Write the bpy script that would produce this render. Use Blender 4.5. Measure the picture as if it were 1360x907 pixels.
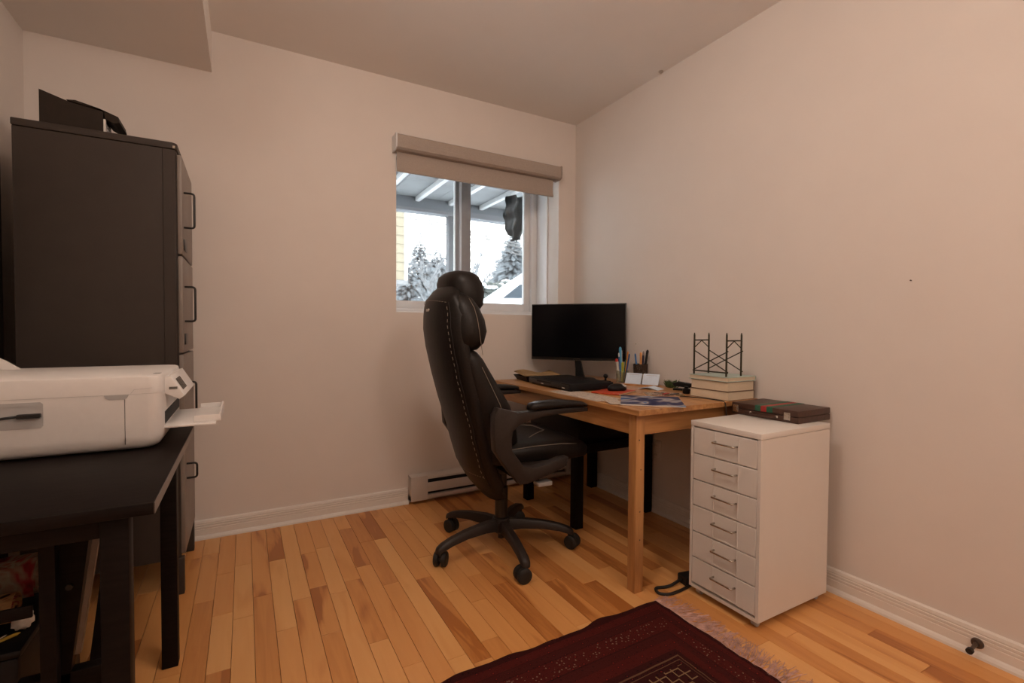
import bpy, bmesh, math, random
from math import sin, cos, pi, radians as rad
from mathutils import Vector, Matrix
random.seed(7)
C = bpy.context.scene.collection
S = bpy.context.scene
for o in list(bpy.data.objects):
    bpy.data.objects.remove(o)

# ---------------------------------------------------------------- camera, world, light, exposure
F_PX = 640.0
cam_d = bpy.data.cameras.new('camera')
cam_d.sensor_width = 36.0
cam_d.lens = 36.0 * F_PX / 1360.0
cam_d.clip_start = 0.02
cam = bpy.data.objects.new('camera', cam_d); C.objects.link(cam)
yaw, pitch, roll = rad(29.06), rad(1.45), rad(0.34)
fw = Vector((sin(yaw)*cos(pitch), cos(yaw)*cos(pitch), -sin(pitch)))
r0 = Vector((cos(yaw), -sin(yaw), 0)); u0 = r0.cross(fw)
RR = cos(roll)*r0 + sin(roll)*u0; UU = cos(roll)*u0 - sin(roll)*r0
cam.matrix_world = Matrix(((RR.x, UU.x, -fw.x, 0), (RR.y, UU.y, -fw.y, 0), (RR.z, UU.z, -fw.z, 1.06), (0, 0, 0, 1)))
S.camera = cam

S.view_settings.view_transform = 'Standard'
S.view_settings.look = 'None'
S.view_settings.gamma = 1.0
S.view_settings.use_curve_mapping = False
S.view_settings.exposure = 0.0

world = bpy.data.worlds.new('overcast_sky'); S.world = world
world.use_nodes = True
wbg = world.node_tree.nodes['Background']
wbg.inputs[0].default_value = (0.92, 0.96, 1.0, 1)
wbg.inputs[1].default_value = 10.5

LAMPS = ((0.85, -0.80, 1.0), (0.42, 1.00, 0.72)); LAMP_STRENGTH = 38.5; LAMP_COLOR = (1.0, 0.825, 0.71)

# ---------------------------------------------------------------- materials
def srgb(r, g, b):
    f = lambda c: (c/255/12.92) if c/255 <= 0.04045 else ((c/255+0.055)/1.055)**2.4
    return (f(r), f(g), f(b))
MATS = {}
def mat(name, col, rough=0.5, metal=0.0, var=0.06, scale=30.0, bump=0.0, spec=0.5, trans=0.0, stretch=None, emit=None, coat=0.0):
    """procedural principled material: base colour with a little noise variation and optional relief"""
    m = bpy.data.materials.new(name); m.use_nodes = True
    nt = m.node_tree; b = nt.nodes['Principled BSDF']
    b.inputs['Roughness'].default_value = rough
    b.inputs['Metallic'].default_value = metal
    b.inputs['Specular IOR Level'].default_value = spec
    b.inputs['Coat Weight'].default_value = coat
    if trans: b.inputs['Transmission Weight'].default_value = trans
    tc = nt.nodes.new('ShaderNodeTexCoord'); mp = nt.nodes.new('ShaderNodeMapping')
    nt.links.new(tc.outputs['Object'], mp.inputs[0])
    if stretch: mp.inputs['Scale'].default_value = stretch
    nz = nt.nodes.new('ShaderNodeTexNoise'); nz.inputs['Scale'].default_value = scale
    nz.inputs['Detail'].default_value = 4
    nt.links.new(mp.outputs[0], nz.inputs['Vector'])
    cr = nt.nodes.new('ShaderNodeValToRGB')
    cr.color_ramp.elements[0].position = 0.3; cr.color_ramp.elements[1].position = 0.7
    cr.color_ramp.elements[0].color = (*[max(0, c*(1-var)) for c in col], 1)
    cr.color_ramp.elements[1].color = (*[min(1, c*(1+var)) for c in col], 1)
    nt.links.new(nz.outputs[0], cr.inputs[0]); nt.links.new(cr.outputs[0], b.inputs['Base Color'])
    if bump:
        bp = nt.nodes.new('ShaderNodeBump'); bp.inputs['Strength'].default_value = bump
        bp.inputs['Distance'].default_value = 0.002
        nt.links.new(nz.outputs[0], bp.inputs['Height']); nt.links.new(bp.outputs[0], b.inputs['Normal'])
    if emit:
        b.inputs['Emission Color'].default_value = (*emit[0], 1); b.inputs['Emission Strength'].default_value = emit[1]
    MATS[name] = m
    return m

M = {}
M['wall'] = mat('wall_paint', (0.74, 0.675, 0.62), 0.75, var=0.012, scale=6, bump=0.02)
M['ceil'] = mat('ceiling_paint', (0.84, 0.79, 0.74), 0.85, var=0.012, scale=5, bump=0.03)
M['trim'] = mat('trim_white', (0.76, 0.71, 0.65), 0.45, var=0.02, scale=10)
M['vinyl'] = mat('window_vinyl', (0.78, 0.79, 0.80), 0.35, var=0.02, scale=8)
M['alu'] = mat('window_grey_aluminium', (0.32, 0.34, 0.37), 0.4, var=0.04, scale=20)
M['heater'] = mat('heater_enamel', (0.66, 0.60, 0.55), 0.4, var=0.02, scale=10)
M['dark'] = mat('slot_black', (0.012, 0.011, 0.010), 0.7, var=0.1)
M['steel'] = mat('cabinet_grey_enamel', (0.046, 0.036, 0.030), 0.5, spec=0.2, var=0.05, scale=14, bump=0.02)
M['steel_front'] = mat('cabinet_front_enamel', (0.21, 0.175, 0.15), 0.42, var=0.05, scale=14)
M['black_metal'] = mat('black_metal', (0.012, 0.011, 0.010), 0.35, var=0.1, scale=40)
M['blackwood'] = mat('black_brown_veneer', (0.009, 0.0062, 0.0054), 0.5, spec=0.1, var=0.35, scale=9, stretch=(2, 14, 14), bump=0.03)
M['litedge'] = mat('lit_veneer_edge', (0.11, 0.085, 0.072), 0.3, var=0.15, scale=20)  # paler copy of the black veneer, for edges shown as lit
M['white_plastic'] = mat('printer_white_plastic', (0.72, 0.69, 0.66), 0.4, var=0.015, scale=60)
M['grey_plastic'] = mat('printer_grey_plastic', (0.42, 0.41, 0.40), 0.45, var=0.03)
M['screen_grey'] = mat('panel_display', (0.16, 0.15, 0.13), 0.2, var=0.3, scale=80)
M['leather'] = mat('dark_leather', (0.010, 0.0078, 0.0068), 0.44, spec=0.28, var=0.25, scale=120, bump=0.25)
M['chair_plastic'] = mat('charcoal_chair_plastic', (0.027, 0.020, 0.017), 0.45, spec=0.3, var=0.1, scale=90, bump=0.05)
M['rubber'] = mat('black_rubber', (0.010, 0.009, 0.008), 0.6, var=0.1)
M['thread'] = mat('pale_thread', (0.30, 0.25, 0.20), 0.8, var=0.1)
M['chrome'] = mat('brushed_metal', (0.62, 0.58, 0.52), 0.25, 1.0, var=0.05)
M['white_enamel'] = mat('white_enamel', (0.74, 0.70, 0.65), 0.38, var=0.012, scale=8)
M['briefcase'] = mat('brown_case_leatherette', (0.060, 0.026, 0.016), 0.45, var=0.25, scale=60, bump=0.15)
M['green'] = mat('green_band', (0.012, 0.095, 0.052), 0.6, var=0.1)
M['red'] = mat('red_band', (0.36, 0.025, 0.022), 0.6, var=0.1)
M['blind'] = mat('beige_linen_weave', (0.40, 0.335, 0.285), 0.85, var=0.16, scale=260, bump=0.2, stretch=(1, 1, 2.5))
M['pages'] = mat('cream_pages', (0.66, 0.55, 0.40), 0.8, var=0.10, scale=60, stretch=(1, 1, 30))
M['teal'] = mat('pale_teal_cover', (0.42, 0.52, 0.46), 0.5, var=0.15, scale=22)
M['cardboard'] = mat('dark_cardboard', (0.026, 0.018, 0.013), 0.6, var=0.15, spec=0.2)
M['bookedge'] = mat('book_cover_brown', (0.16, 0.10, 0.06), 0.6, var=0.1)
M['tan'] = mat('tan_cover', (0.40, 0.26, 0.15), 0.6, var=0.1)
M['paper'] = mat('pale_paper', (0.72, 0.68, 0.62), 0.8, var=0.04)
M['bluewhite'] = mat('bluish_card', (0.64, 0.76, 0.90), 0.6, var=0.05, scale=30)
M['manila'] = mat('manila_paper', (0.66, 0.46, 0.24), 0.75, var=0.08, scale=12)
M['monitor'] = mat('glossy_black_screen', (0.003, 0.003, 0.004), 0.22, spec=0.2, var=0.05)
M['bezel'] = mat('monitor_black_plastic', (0.010, 0.010, 0.010), 0.3, var=0.05)
M['device'] = mat('black_device_plastic', (0.008, 0.0072, 0.008), 0.42, spec=0.2, var=0.15, scale=60)
M['redbook'] = mat('orange_red_cover', (0.50, 0.065, 0.025), 0.5, var=0.1)
M['glass'] = mat('clear_glass', (0.9, 0.92, 0.9), 0.03, var=0.0, trans=1.0)
M['clearplastic'] = mat('clear_cup_plastic', (0.80, 0.82, 0.70), 0.08, var=0.0, trans=0.9)
M['bronze'] = mat('oil_bronze', (0.10, 0.072, 0.055), 0.4, 0.5, var=0.1)
M['stickmetal'] = mat('dark_green_bronze', (0.035, 0.030, 0.014), 0.5, 0.4, var=0.2, scale=90)
M['greenleaf'] = mat('green_pad', (0.06, 0.10, 0.03), 0.7, var=0.5, scale=90)
M['snow'] = mat('snow', (0.70, 0.74, 0.78), 0.85, var=0.04, scale=3, bump=0.2)
M['deckgrey'] = mat('deck_grey_board', (0.1071, 0.1114, 0.1157), 0.8, var=0.14, scale=5)
M['deckjoist'] = mat('deck_white_joist', (0.3142, 0.3184, 0.3227), 0.6, var=0.04)
M['deckbeam'] = mat('deck_grey_beam', (0.0600, 0.0660, 0.0754), 0.7, var=0.12, scale=5)
M['tarp'] = mat('grey_tarp', (0.0214, 0.0257, 0.0291), 0.45, var=0.3, scale=8)
M['siding'] = mat('cream_siding', (0.1214, 0.1057, 0.0714), 0.6, var=0.04)
M['trunk'] = mat('hazed_frosted_bark', (0.1008, 0.1050, 0.1134), 0.9, var=0.2, scale=8)  # bark greyed by painted distance haze as well as frost
M['needles'] = mat('hazed_frosted_needles', (0.0803, 0.0928, 0.1035), 0.9, var=0.35, scale=3)  # distance haze mixed into the frosty grey-blue base colour
M['twigs'] = mat('hazed_frosted_twigs', (0.1176, 0.1260, 0.1344), 0.9, var=0.15, scale=3)  # twig colour also carries the distance haze
M['hedge'] = mat('dark_hedge_leaves', (0.0252, 0.0328, 0.0302), 0.8, var=0.4, scale=12)
M['carglass'] = mat('car_window', (0.0252, 0.0336, 0.0420), 0.5, spec=0.1, var=0.1)
M['wire'] = mat('black_wire', (0.03, 0.03, 0.03), 0.6, var=0.1)
def colmat(n, rgb, rough=0.45): return mat(n, rgb, rough, var=0.08)

def pine_material():
    m = mat('pine_lacquer', (0.5, 0.25, 0.1), 0.35, bump=0.02)
    nt = m.node_tree; b = nt.nodes['Principled BSDF']
    tc = nt.nodes['Texture Coordinate']
    out = []
    for sc, det in (((28, 3.0, 28), 4), ((90, 6, 90), 3)):
        mp = nt.nodes.new('ShaderNodeMapping'); mp.inputs['Scale'].default_value = sc
        nt.links.new(tc.outputs['Object'], mp.inputs[0])
        n = nt.nodes.new('ShaderNodeTexNoise'); n.inputs['Scale'].default_value = 1.0; n.inputs['Detail'].default_value = det
        n.inputs['Distortion'].default_value = 0.6
        nt.links.new(mp.outputs[0], n.inputs['Vector']); out.append(n)
    mx = nt.nodes.new('ShaderNodeMath'); mx.operation = 'MULTIPLY_ADD'; mx.inputs[1].default_value = 0.35
    nt.links.new(out[1].outputs[0], mx.inputs[0]); nt.links.new(out[0].outputs[0], mx.inputs[2])
    cr = nt.nodes.new('ShaderNodeValToRGB'); e = cr.color_ramp.elements
    e[0].position = 0.42; e[0].color = (0.31, 0.128, 0.042, 1); e[1].position = 0.86; e[1].color = (0.56, 0.29, 0.108, 1)
    nt.links.new(mx.outputs[0], cr.inputs[0]); nt.links.new(cr.outputs[0], b.inputs['Base Color'])
    return m
M['pine'] = pine_material()

def floor_material():
    m = bpy.data.materials.new('maple_strip_varnish'); m.use_nodes = True
    nt = m.node_tree; b = nt.nodes['Principled BSDF']
    b.inputs['Roughness'].default_value = 0.30; b.inputs['Specular IOR Level'].default_value = 0.4
    tc = nt.nodes.new('ShaderNodeTexCoord'); oi = nt.nodes.new('ShaderNodeObjectInfo')
    add = nt.nodes.new('ShaderNodeVectorMath'); add.operation = 'MULTIPLY_ADD'
    add.inputs[1].default_value = (17.3, 9.1, 5.7)
    nt.links.new(oi.outputs['Random'], add.inputs[0]); nt.links.new(tc.outputs['Object'], add.inputs[2])
    mp = nt.nodes.new('ShaderNodeMapping'); mp.inputs['Scale'].default_value = (34, 2.4, 1)
    nt.links.new(add.outputs[0], mp.inputs[0])
    n1 = nt.nodes.new('ShaderNodeTexNoise'); n1.inputs['Scale'].default_value = 1; n1.inputs['Detail'].default_value = 5
    n1.inputs['Distortion'].default_value = 1.2
    nt.links.new(mp.outputs[0], n1.inputs['Vector'])
    ramp = nt.nodes.new('ShaderNodeValToRGB'); e = ramp.color_ramp.elements
    cols = [(0.0, (0.42, 0.150, 0.038)), (0.08, (0.55, 0.222, 0.062)), (0.26, (0.66, 0.298, 0.092)), (0.62, (0.73, 0.355, 0.120)), (1.0, (0.79, 0.425, 0.158))]
    e[0].position = 0; e[0].color = (*cols[0][1], 1); e[1].position = 1; e[1].color = (*cols[-1][1], 1)
    for p, c in cols[1:-1]:
        q = ramp.color_ramp.elements.new(p); q.color = (*c, 1)
    ma = nt.nodes.new('ShaderNodeMath'); ma.operation = 'MULTIPLY_ADD'; ma.inputs[1].default_value = 0.42
    sb = nt.nodes.new('ShaderNodeMath'); sb.operation = 'SUBTRACT'; sb.inputs[1].default_value = 0.5
    nt.links.new(n1.outputs[0], sb.inputs[0]); nt.links.new(sb.outputs[0], ma.inputs[0]); nt.links.new(oi.outputs['Random'], ma.inputs[2])
    # darker heartwood streaks inside single planks
    mp2 = nt.nodes.new('ShaderNodeMapping'); mp2.inputs['Scale'].default_value = (9, 1.3, 1); mp2.inputs['Location'].default_value = (3.1, 7.7, 0)
    nt.links.new(add.outputs[0], mp2.inputs[0])
    n2 = nt.nodes.new('ShaderNodeTexNoise'); n2.inputs['Scale'].default_value = 1; n2.inputs['Detail'].default_value = 3; n2.inputs['Distortion'].default_value = 0.5
    nt.links.new(mp2.outputs[0], n2.inputs['Vector'])
    mr = nt.nodes.new('ShaderNodeMapRange'); mr.inputs['From Min'].default_value = 0.56; mr.inputs['From Max'].default_value = 0.68; mr.inputs['To Max'].default_value = 0.50
    nt.links.new(n2.outputs[0], mr.inputs['Value'])
    s2 = nt.nodes.new('ShaderNodeMath'); s2.operation = 'SUBTRACT'
    nt.links.new(ma.outputs[0], s2.inputs[0]); nt.links.new(mr.outputs[0], s2.inputs[1])
    nt.links.new(s2.outputs[0], ramp.inputs[0]); nt.links.new(ramp.outputs[0], b.inputs['Base Color'])
    return m
M['floor'] = floor_material()
M['floorbase'] = mat('floor_gap', (0.20, 0.09, 0.035), 0.6, var=0.2)

def nodes_math(nt, op, a, b=None, c=None):
    n = nt.nodes.new('ShaderNodeMath'); n.operation = op
    for i, v in enumerate((a, b, c)):
        if v is None: continue
        if isinstance(v, (int, float)): n.inputs[i].default_value = v
        else: nt.links.new(v, n.inputs[i])
    return n.outputs[0]

RUG = (0.0, 0.36, 1.40, 1.335)     # x0 y0 x1 y1
def rug_material():
    m = bpy.data.materials.new('red_knotted_rug'); m.use_nodes = True
    nt = m.node_tree; b = nt.nodes['Principled BSDF']; b.inputs['Roughness'].default_value = 0.95
    b.inputs['Specular IOR Level'].default_value = 0.1
    tc = nt.nodes.new('ShaderNodeTexCoord'); sx = nt.nodes.new('ShaderNodeSeparateXYZ')
    nt.links.new(tc.outputs['Object'], sx.inputs[0])
    X, Y = sx.outputs[0], sx.outputs[1]
    hx, hy = (RUG[2]-RUG[0])/2, (RUG[3]-RUG[1])/2
    dx = nodes_math(nt, 'SUBTRACT', hx, nodes_math(nt, 'ABSOLUTE', X))
    dy = nodes_math(nt, 'SUBTRACT', hy, nodes_math(nt, 'ABSOLUTE', Y))
    d = nodes_math(nt, 'MINIMUM', dx, nodes_math(nt, 'MULTIPLY', dy, 0.66))
    rp = nt.nodes.new('ShaderNodeValToRGB'); rp.color_ramp.interpolation = 'CONSTANT'
    dark = (0.016, 0.006, 0.006); red = (0.085, 0.011, 0.008); mid = (0.050, 0.010, 0.008); cream = (0.20, 0.12, 0.062)
    stops = [(0, dark), (0.012, red), (0.034, dark), (0.037, mid), (0.055, dark), (0.058, red), (0.100, dark), (0.104, mid), (0.128, red), (0.158, dark), (0.172, cream), (0.177, dark), (0.184, cream), (0.187, dark)]
    e = rp.color_ramp.elements; e[0].position = 0; e[0].color = (*stops[0][1], 1)
    e[1].position = 1; e[1].color = (*mid, 1)
    for p, c in stops[1:]:
        q = e.new(p/0.5); q.color = (*c, 1)
    nt.links.new(nodes_math(nt, 'MULTIPLY', d, 2.0), rp.inputs[0])
    # small knotted motifs
    vo = nt.nodes.new('ShaderNodeTexVoronoi'); vo.inputs['Scale'].default_value = 48; vo.feature = 'F1'; vo.distance = 'MANHATTAN'
    vo.inputs['Randomness'].default_value = 0.35
    nt.links.new(tc.outputs['Object'], vo.inputs['Vector'])
    vr = nt.nodes.new('ShaderNodeValToRGB'); vr.color_ramp.interpolation = 'CONSTANT'
    ve = vr.color_ramp.elements; ve[0].position = 0; ve[0].color = (0.26, 0.022, 0.014, 1); ve[1].position = 0.22; ve[1].color = (0.010, 0.004, 0.006, 1)
    q = ve.new(0.42); q.color = (0.055, 0.009, 0.008, 1)
    nt.links.new(vo.outputs['Distance'], vr.inputs[0])
    mx = nt.nodes.new('ShaderNodeMix'); mx.data_type = 'RGBA'; mx.inputs[0].default_value = 0.5
    nt.links.new(rp.outputs[0], mx.inputs[6]); nt.links.new(vr.outputs[0], mx.inputs[7])
    # pale dots along one border band
    v2 = nt.nodes.new('ShaderNodeTexVoronoi'); v2.inputs['Scale'].default_value = 95; v2.inputs['Randomness'].default_value = 0.8
    nt.links.new(tc.outputs['Object'], v2.inputs['Vector'])
    dot = nodes_math(nt, 'LESS_THAN', v2.outputs['Distance'], 0.24)
    band = nodes_math(nt, 'MULTIPLY', nodes_math(nt, 'GREATER_THAN', d, 0.062), nodes_math(nt, 'LESS_THAN', d, 0.096))
    m2 = nt.nodes.new('ShaderNodeMix'); m2.data_type = 'RGBA'
    nt.links.new(nodes_math(nt, 'MULTIPLY', nodes_math(nt, 'MULTIPLY', dot, band), 0.75), m2.inputs[0]); nt.links.new(mx.outputs[2], m2.inputs[6])
    m2.inputs[7].default_value = (0.26, 0.19, 0.13, 1)
    # cream zigzag figure inside the inner field
    wv = nodes_math(nt, 'PINGPONG', nodes_math(nt, 'ADD', X, nodes_math(nt, 'MULTIPLY', Y, 1.0)), 0.035)
    w2 = nodes_math(nt, 'PINGPONG', nodes_math(nt, 'SUBTRACT', X, Y), 0.027)
    zz = nodes_math(nt, 'LESS_THAN', nodes_math(nt, 'ABSOLUTE', nodes_math(nt, 'SUBTRACT', wv, w2)), 0.0042)
    inner = nodes_math(nt, 'MULTIPLY', nodes_math(nt, 'GREATER_THAN', d, 0.198), nodes_math(nt, 'LESS_THAN', d, 0.262))
    m3 = nt.nodes.new('ShaderNodeMix'); m3.data_type = 'RGBA'
    nt.links.new(nodes_math(nt, 'MULTIPLY', zz, inner), m3.inputs[0]); nt.links.new(m2.outputs[2], m3.inputs[6])
    m3.inputs[7].default_value = (0.22, 0.135, 0.07, 1)
    nt.links.new(m3.outputs[2], b.inputs['Base Color'])
    nz = nt.nodes.new('ShaderNodeTexNoise'); nz.inputs['Scale'].default_value = 420
    nt.links.new(tc.outputs['Object'], nz.inputs['Vector'])
    bp = nt.nodes.new('ShaderNodeBump'); bp.inputs['Strength'].default_value = 0.6; bp.inputs['Distance'].default_value = 0.003
    nt.links.new(nz.outputs[0], bp.inputs['Height']); nt.links.new(bp.outputs[0], b.inputs['Normal'])
    return m
M['rug'] = rug_material()
M['fringe'] = mat('pink_fringe', (0.50, 0.30, 0.25), 0.9, var=0.3, scale=40)

def print_material(name, cols, scale=18):
    """flat print: patches of several colours (magazine covers, newsprint)"""
    m = bpy.data.materials.new(name); m.use_nodes = True
    nt = m.node_tree; b = nt.nodes['Principled BSDF']; b.inputs['Roughness'].default_value = 0.5; b.inputs['Specular IOR Level'].default_value = 0.12
    tc = nt.nodes.new('ShaderNodeTexCoord'); n = nt.nodes.new('ShaderNodeTexNoise')
    n.inputs['Scale'].default_value = scale; n.inputs['Detail'].default_value = 2; n.inputs['Distortion'].default_value = 1.5
    nt.links.new(tc.outputs['Object'], n.inputs['Vector'])
    cr = nt.nodes.new('ShaderNodeValToRGB'); e = cr.color_ramp.elements
    e[0].position = 0.32; e[0].color = (*cols[0], 1); e[1].position = 0.68; e[1].color = (*cols[-1], 1)
    for i, c in enumerate(cols[1:-1]):
        q = e.new(0.32 + 0.36*(i+1)/(len(cols)-1)); q.color = (*c, 1)
    nt.links.new(n.outputs[0], cr.inputs[0]); nt.links.new(cr.outputs[0], b.inputs['Base Color'])
    return m
M['magazine'] = print_material('blue_magazine_cover', [(0.012, 0.014, 0.05), (0.02, 0.024, 0.085), (0.022, 0.028, 0.10), (0.40, 0.36, 0.33), (0.03, 0.13, 0.34), (0.015, 0.018, 0.07)], 5)
M['newsprint'] = print_material('newsprint', [(0.28, 0.24, 0.21), (0.52, 0.44, 0.36), (0.60, 0.52, 0.44), (0.33, 0.28, 0.25)], 45)
M['kilim'] = print_material('kilim_wool', [(0.03, 0.02, 0.015), (0.45, 0.22, 0.09), (0.60, 0.38, 0.18), (0.36, 0.03, 0.03), (0.45, 0.39, 0.27)], 22)
M['kilimred'] = print_material('kilim_red_wool', [(0.08, 0.018, 0.02), (0.34, 0.03, 0.03), (0.45, 0.39, 0.27), (0.38, 0.04, 0.035)], 11)
M['cupdark'] = print_material('dark_patterned_cup', [(0.015, 0.012, 0.012), (0.07, 0.045, 0.03), (0.03, 0.02, 0.018), (0.16, 0.12, 0.09)], 60)
M['leaflet'] = print_material('colour_leaflet', [(0.45, 0.03, 0.03), (0.60, 0.52, 0.42), (0.05, 0.02, 0.02), (0.55, 0.40, 0.14)], 30)

# ---------------------------------------------------------------- helpers
def new(): return bmesh.new()
def box(bm, x0, x1, y0, y1, z0, z1, bev=0.0, seg=2):
    r = bmesh.ops.create_cube(bm, size=1.0)
    vs = r['verts']
    for v in vs:
        v.co = Vector((x0+(v.co.x+.5)*(x1-x0), y0+(v.co.y+.5)*(y1-y0), z0+(v.co.z+.5)*(z1-z0)))
    if bev:
        es = list({e for v in vs for e in v.link_edges})
        bmesh.ops.bevel(bm, geom=es, offset=bev, segments=seg, affect='EDGES', profile=0.5)
    return bm
def tube(bm, pts, rads, n=8, cap=True):
    pts = [Vector(p) for p in pts]
    if isinstance(rads, (int, float)): rads = [rads]*len(pts)
    rings = []
    t0 = (pts[1]-pts[0]).normalized()
    up = Vector((0, 0, 1)) if abs(t0.z) < 0.9 else Vector((1, 0, 0))
    nrm = (up - t0*up.dot(t0)).normalized()
    for i, p in enumerate(pts):
        if i == 0: t = pts[1]-pts[0]
        elif i == len(pts)-1: t = pts[-1]-pts[-2]
        else: t = (pts[i+1]-p).normalized() + (p-pts[i-1]).normalized()
        t.normalize()
        nrm = (nrm - t*nrm.dot(t))
        if nrm.length < 1e-6: nrm = t.orthogonal()
        nrm.normalize()
        bn = t.cross(nrm)
        rings.append([bm.verts.new(p + (nrm*cos(2*pi*k/n) + bn*sin(2*pi*k/n))*rads[i]) for k in range(n)])
    for a, b in zip(rings, rings[1:]):
        for k in range(n):
            bm.faces.new((a[k], a[(k+1) % n], b[(k+1) % n], b[k]))
    if cap:
        bm.faces.new(rings[0][::-1]); bm.faces.new(rings[-1])
    return bm
def lathe(bm, prof, n=20, c=(0, 0, 0)):
    rings = []
    for r, z in prof:
        if r < 1e-6: rings.append([bm.verts.new((c[0], c[1], c[2]+z))])
        else: rings.append([bm.verts.new((c[0]+r*cos(2*pi*k/n), c[1]+r*sin(2*pi*k/n), c[2]+z)) for k in range(n)])
    for a, b in zip(rings, rings[1:]):
        for k in range(n):
            k2 = (k+1) % n
            if len(a) == 1 and len(b) > 1: bm.faces.new((a[0], b[k], b[k2])[::-1])
            elif len(b) == 1 and len(a) > 1: bm.faces.new((a[k], a[k2], b[0]))
            elif len(a) > 1: bm.faces.new((a[k], a[k2], b[k2], b[k]))
    return bm
def prism(bm, poly, a0, a1, axis='y', bev=0.0):
    """polygon extruded along an axis; poly is (x,z) for y, (y,z) for x, (x,y) for z"""
    def P(u, v, w): return {'y': (u, w, v), 'x': (w, u, v), 'z': (u, v, w)}[axis]
    A = [bm.verts.new(P(u, v, a0)) for u, v in poly]; B = [bm.verts.new(P(u, v, a1)) for u, v in poly]
    n = len(poly); fs = [bm.faces.new(A), bm.faces.new(B[::-1])]
    for k in range(n): fs.append(bm.faces.new((A[k], B[k], B[(k+1) % n], A[(k+1) % n])))
    bmesh.ops.recalc_face_normals(bm, faces=fs)
    if bev:
        es = [e for e in fs[0].edges] + [e for e in fs[1].edges]
        bmesh.ops.bevel(bm, geom=es, offset=bev, segments=2, affect='EDGES', profile=0.5)
    return bm
def loft(bm, rings):
    R = [[bm.verts.new(p) for p in r] for r in rings]; n = len(R[0])
    for a, b in zip(R, R[1:]):
        for k in range(n): bm.faces.new((a[k], a[(k+1) % n], b[(k+1) % n], b[k]))
    bm.faces.new(R[0][::-1]); bm.faces.new(R[-1])
    bmesh.ops.recalc_face_normals(bm, faces=bm.faces[:])
    return bm
def obj(name, bm, m, parent=None, smooth=False, loc=None, rot=None, sub=0, auto=None):
    me = bpy.data.meshes.new(name); bm.to_mesh(me); bm.free()
    me.materials.append(m if not isinstance(m, str) else M[m])
    if smooth or auto:
        for p in me.polygons: p.use_smooth = True
    if auto: me.set_sharp_from_angle(angle=rad(auto))
    o = bpy.data.objects.new(name, me); C.objects.link(o)
    if parent: o.parent = parent
    if loc: o.location = loc
    if rot: o.rotation_euler = rot
    if sub:
        s = o.modifiers.new('subsurf', 'SUBSURF'); s.levels = sub; s.render_levels = sub
    return o
def tag(o, label, cat, group=None, kind=None):
    if label: o['label'] = label
    if cat: o['category'] = cat
    if group: o['group'] = group
    if kind: o['kind'] = kind
    return o
def thing(name, label, cat, loc=(0, 0, 0), rz=0.0, group=None, kind=None):
    o = bpy.data.objects.new(name, None); C.objects.link(o)
    o.empty_display_size = 0.05
    o.location = loc; o.rotation_euler = (0, 0, rz)
    return tag(o, label, cat, group, kind)
def bx(name, m, parent, x0, x1, y0, y1, z0, z1, bev=0.0, seg=2):
    return obj(name, box(new(), x0, x1, y0, y1, z0, z1, bev, seg), m, parent, auto=40 if bev else None)
def rounded(pts, r, n=5, closed=False):
    """round the corners of a polyline"""
    pts = [Vector(p) for p in pts]; out = []
    N = len(pts)
    for i, p in enumerate(pts):
        if not closed and i in (0, N-1): out.append(p); continue
        a, b = pts[i-1], pts[(i+1) % N]
        da, db = (a-p), (b-p)
        rr = min(r, da.length*.45, db.length*.45)
        s, e = p+da.normalized()*rr, p+db.normalized()*rr
        for k in range(n+1):
            t = k/n
            out.append(s*(1-t)**2 + p*2*t*(1-t) + e*t*t)
    return out

# ---------------------------------------------------------------- the room
YB, XR, XL, YN, ZC = 2.85, 2.10, -0.82, -1.7, 2.53
def struct(name, bm, m, label, parent=None):
    o = obj(name, bm, m, parent)
    if not parent: tag(o, label, None, kind='structure')
    return o
# floor: planks of their own on a dark sub-floor
fl = struct('floor', box(new(), XL, XR, YN, YB, -0.06, -0.0165), 'floorbase', 'honey maple strip floor with mixed light and dark planks')
PW = 0.067
row = 0
x = XR
planks = 0
rng = random.Random(11)
while x > XL + 0.001:
    xa = max(XL, x-PW)
    y = -0.75 - rng.random()*0.5
    while y < YB - 0.001:
        L = rng.choice((0.34, 0.45, 0.58, 0.72, 0.85, 1.0, 1.15))
        y1 = min(YB, y+L)
        if YB - y1 < 0.12: y1 = YB
        bm = new(); g = 0.0005; c = 0.0011
        lo = [(xa+g, y+g), (x-g, y+g), (x-g, y1-g), (xa+g, y1-g)]
        hi = [(xa+c, y+c), (x-c, y+c), (x-c, y1-c), (xa+c, y1-c)]
        cx_, cy_ = (xa+x)/2, (y+y1)/2
        A = [bm.verts.new((p[0]-cx_, p[1]-cy_, -0.0165)) for p in lo]; Bv = [bm.verts.new((p[0]-cx_, p[1]-cy_, -0.0009)) for p in lo]
        D = [bm.verts.new((p[0]-cx_, p[1]-cy_, 0.0)) for p in hi]
        for a, b in ((A, Bv), (Bv, D)):
            for k in range(4): bm.faces.new((a[k], a[(k+1) % 4], b[(k+1) % 4], b[k]))
        bm.faces.new(D)
        obj('plank', bm, 'floor', fl, loc=(cx_, cy_, 0)); planks += 1
        y = y1
    x = xa; row += 1
bx('rear_boards', 'floor', fl, XL, XR, YN, -0.72, -0.0165, -0.004)

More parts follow.
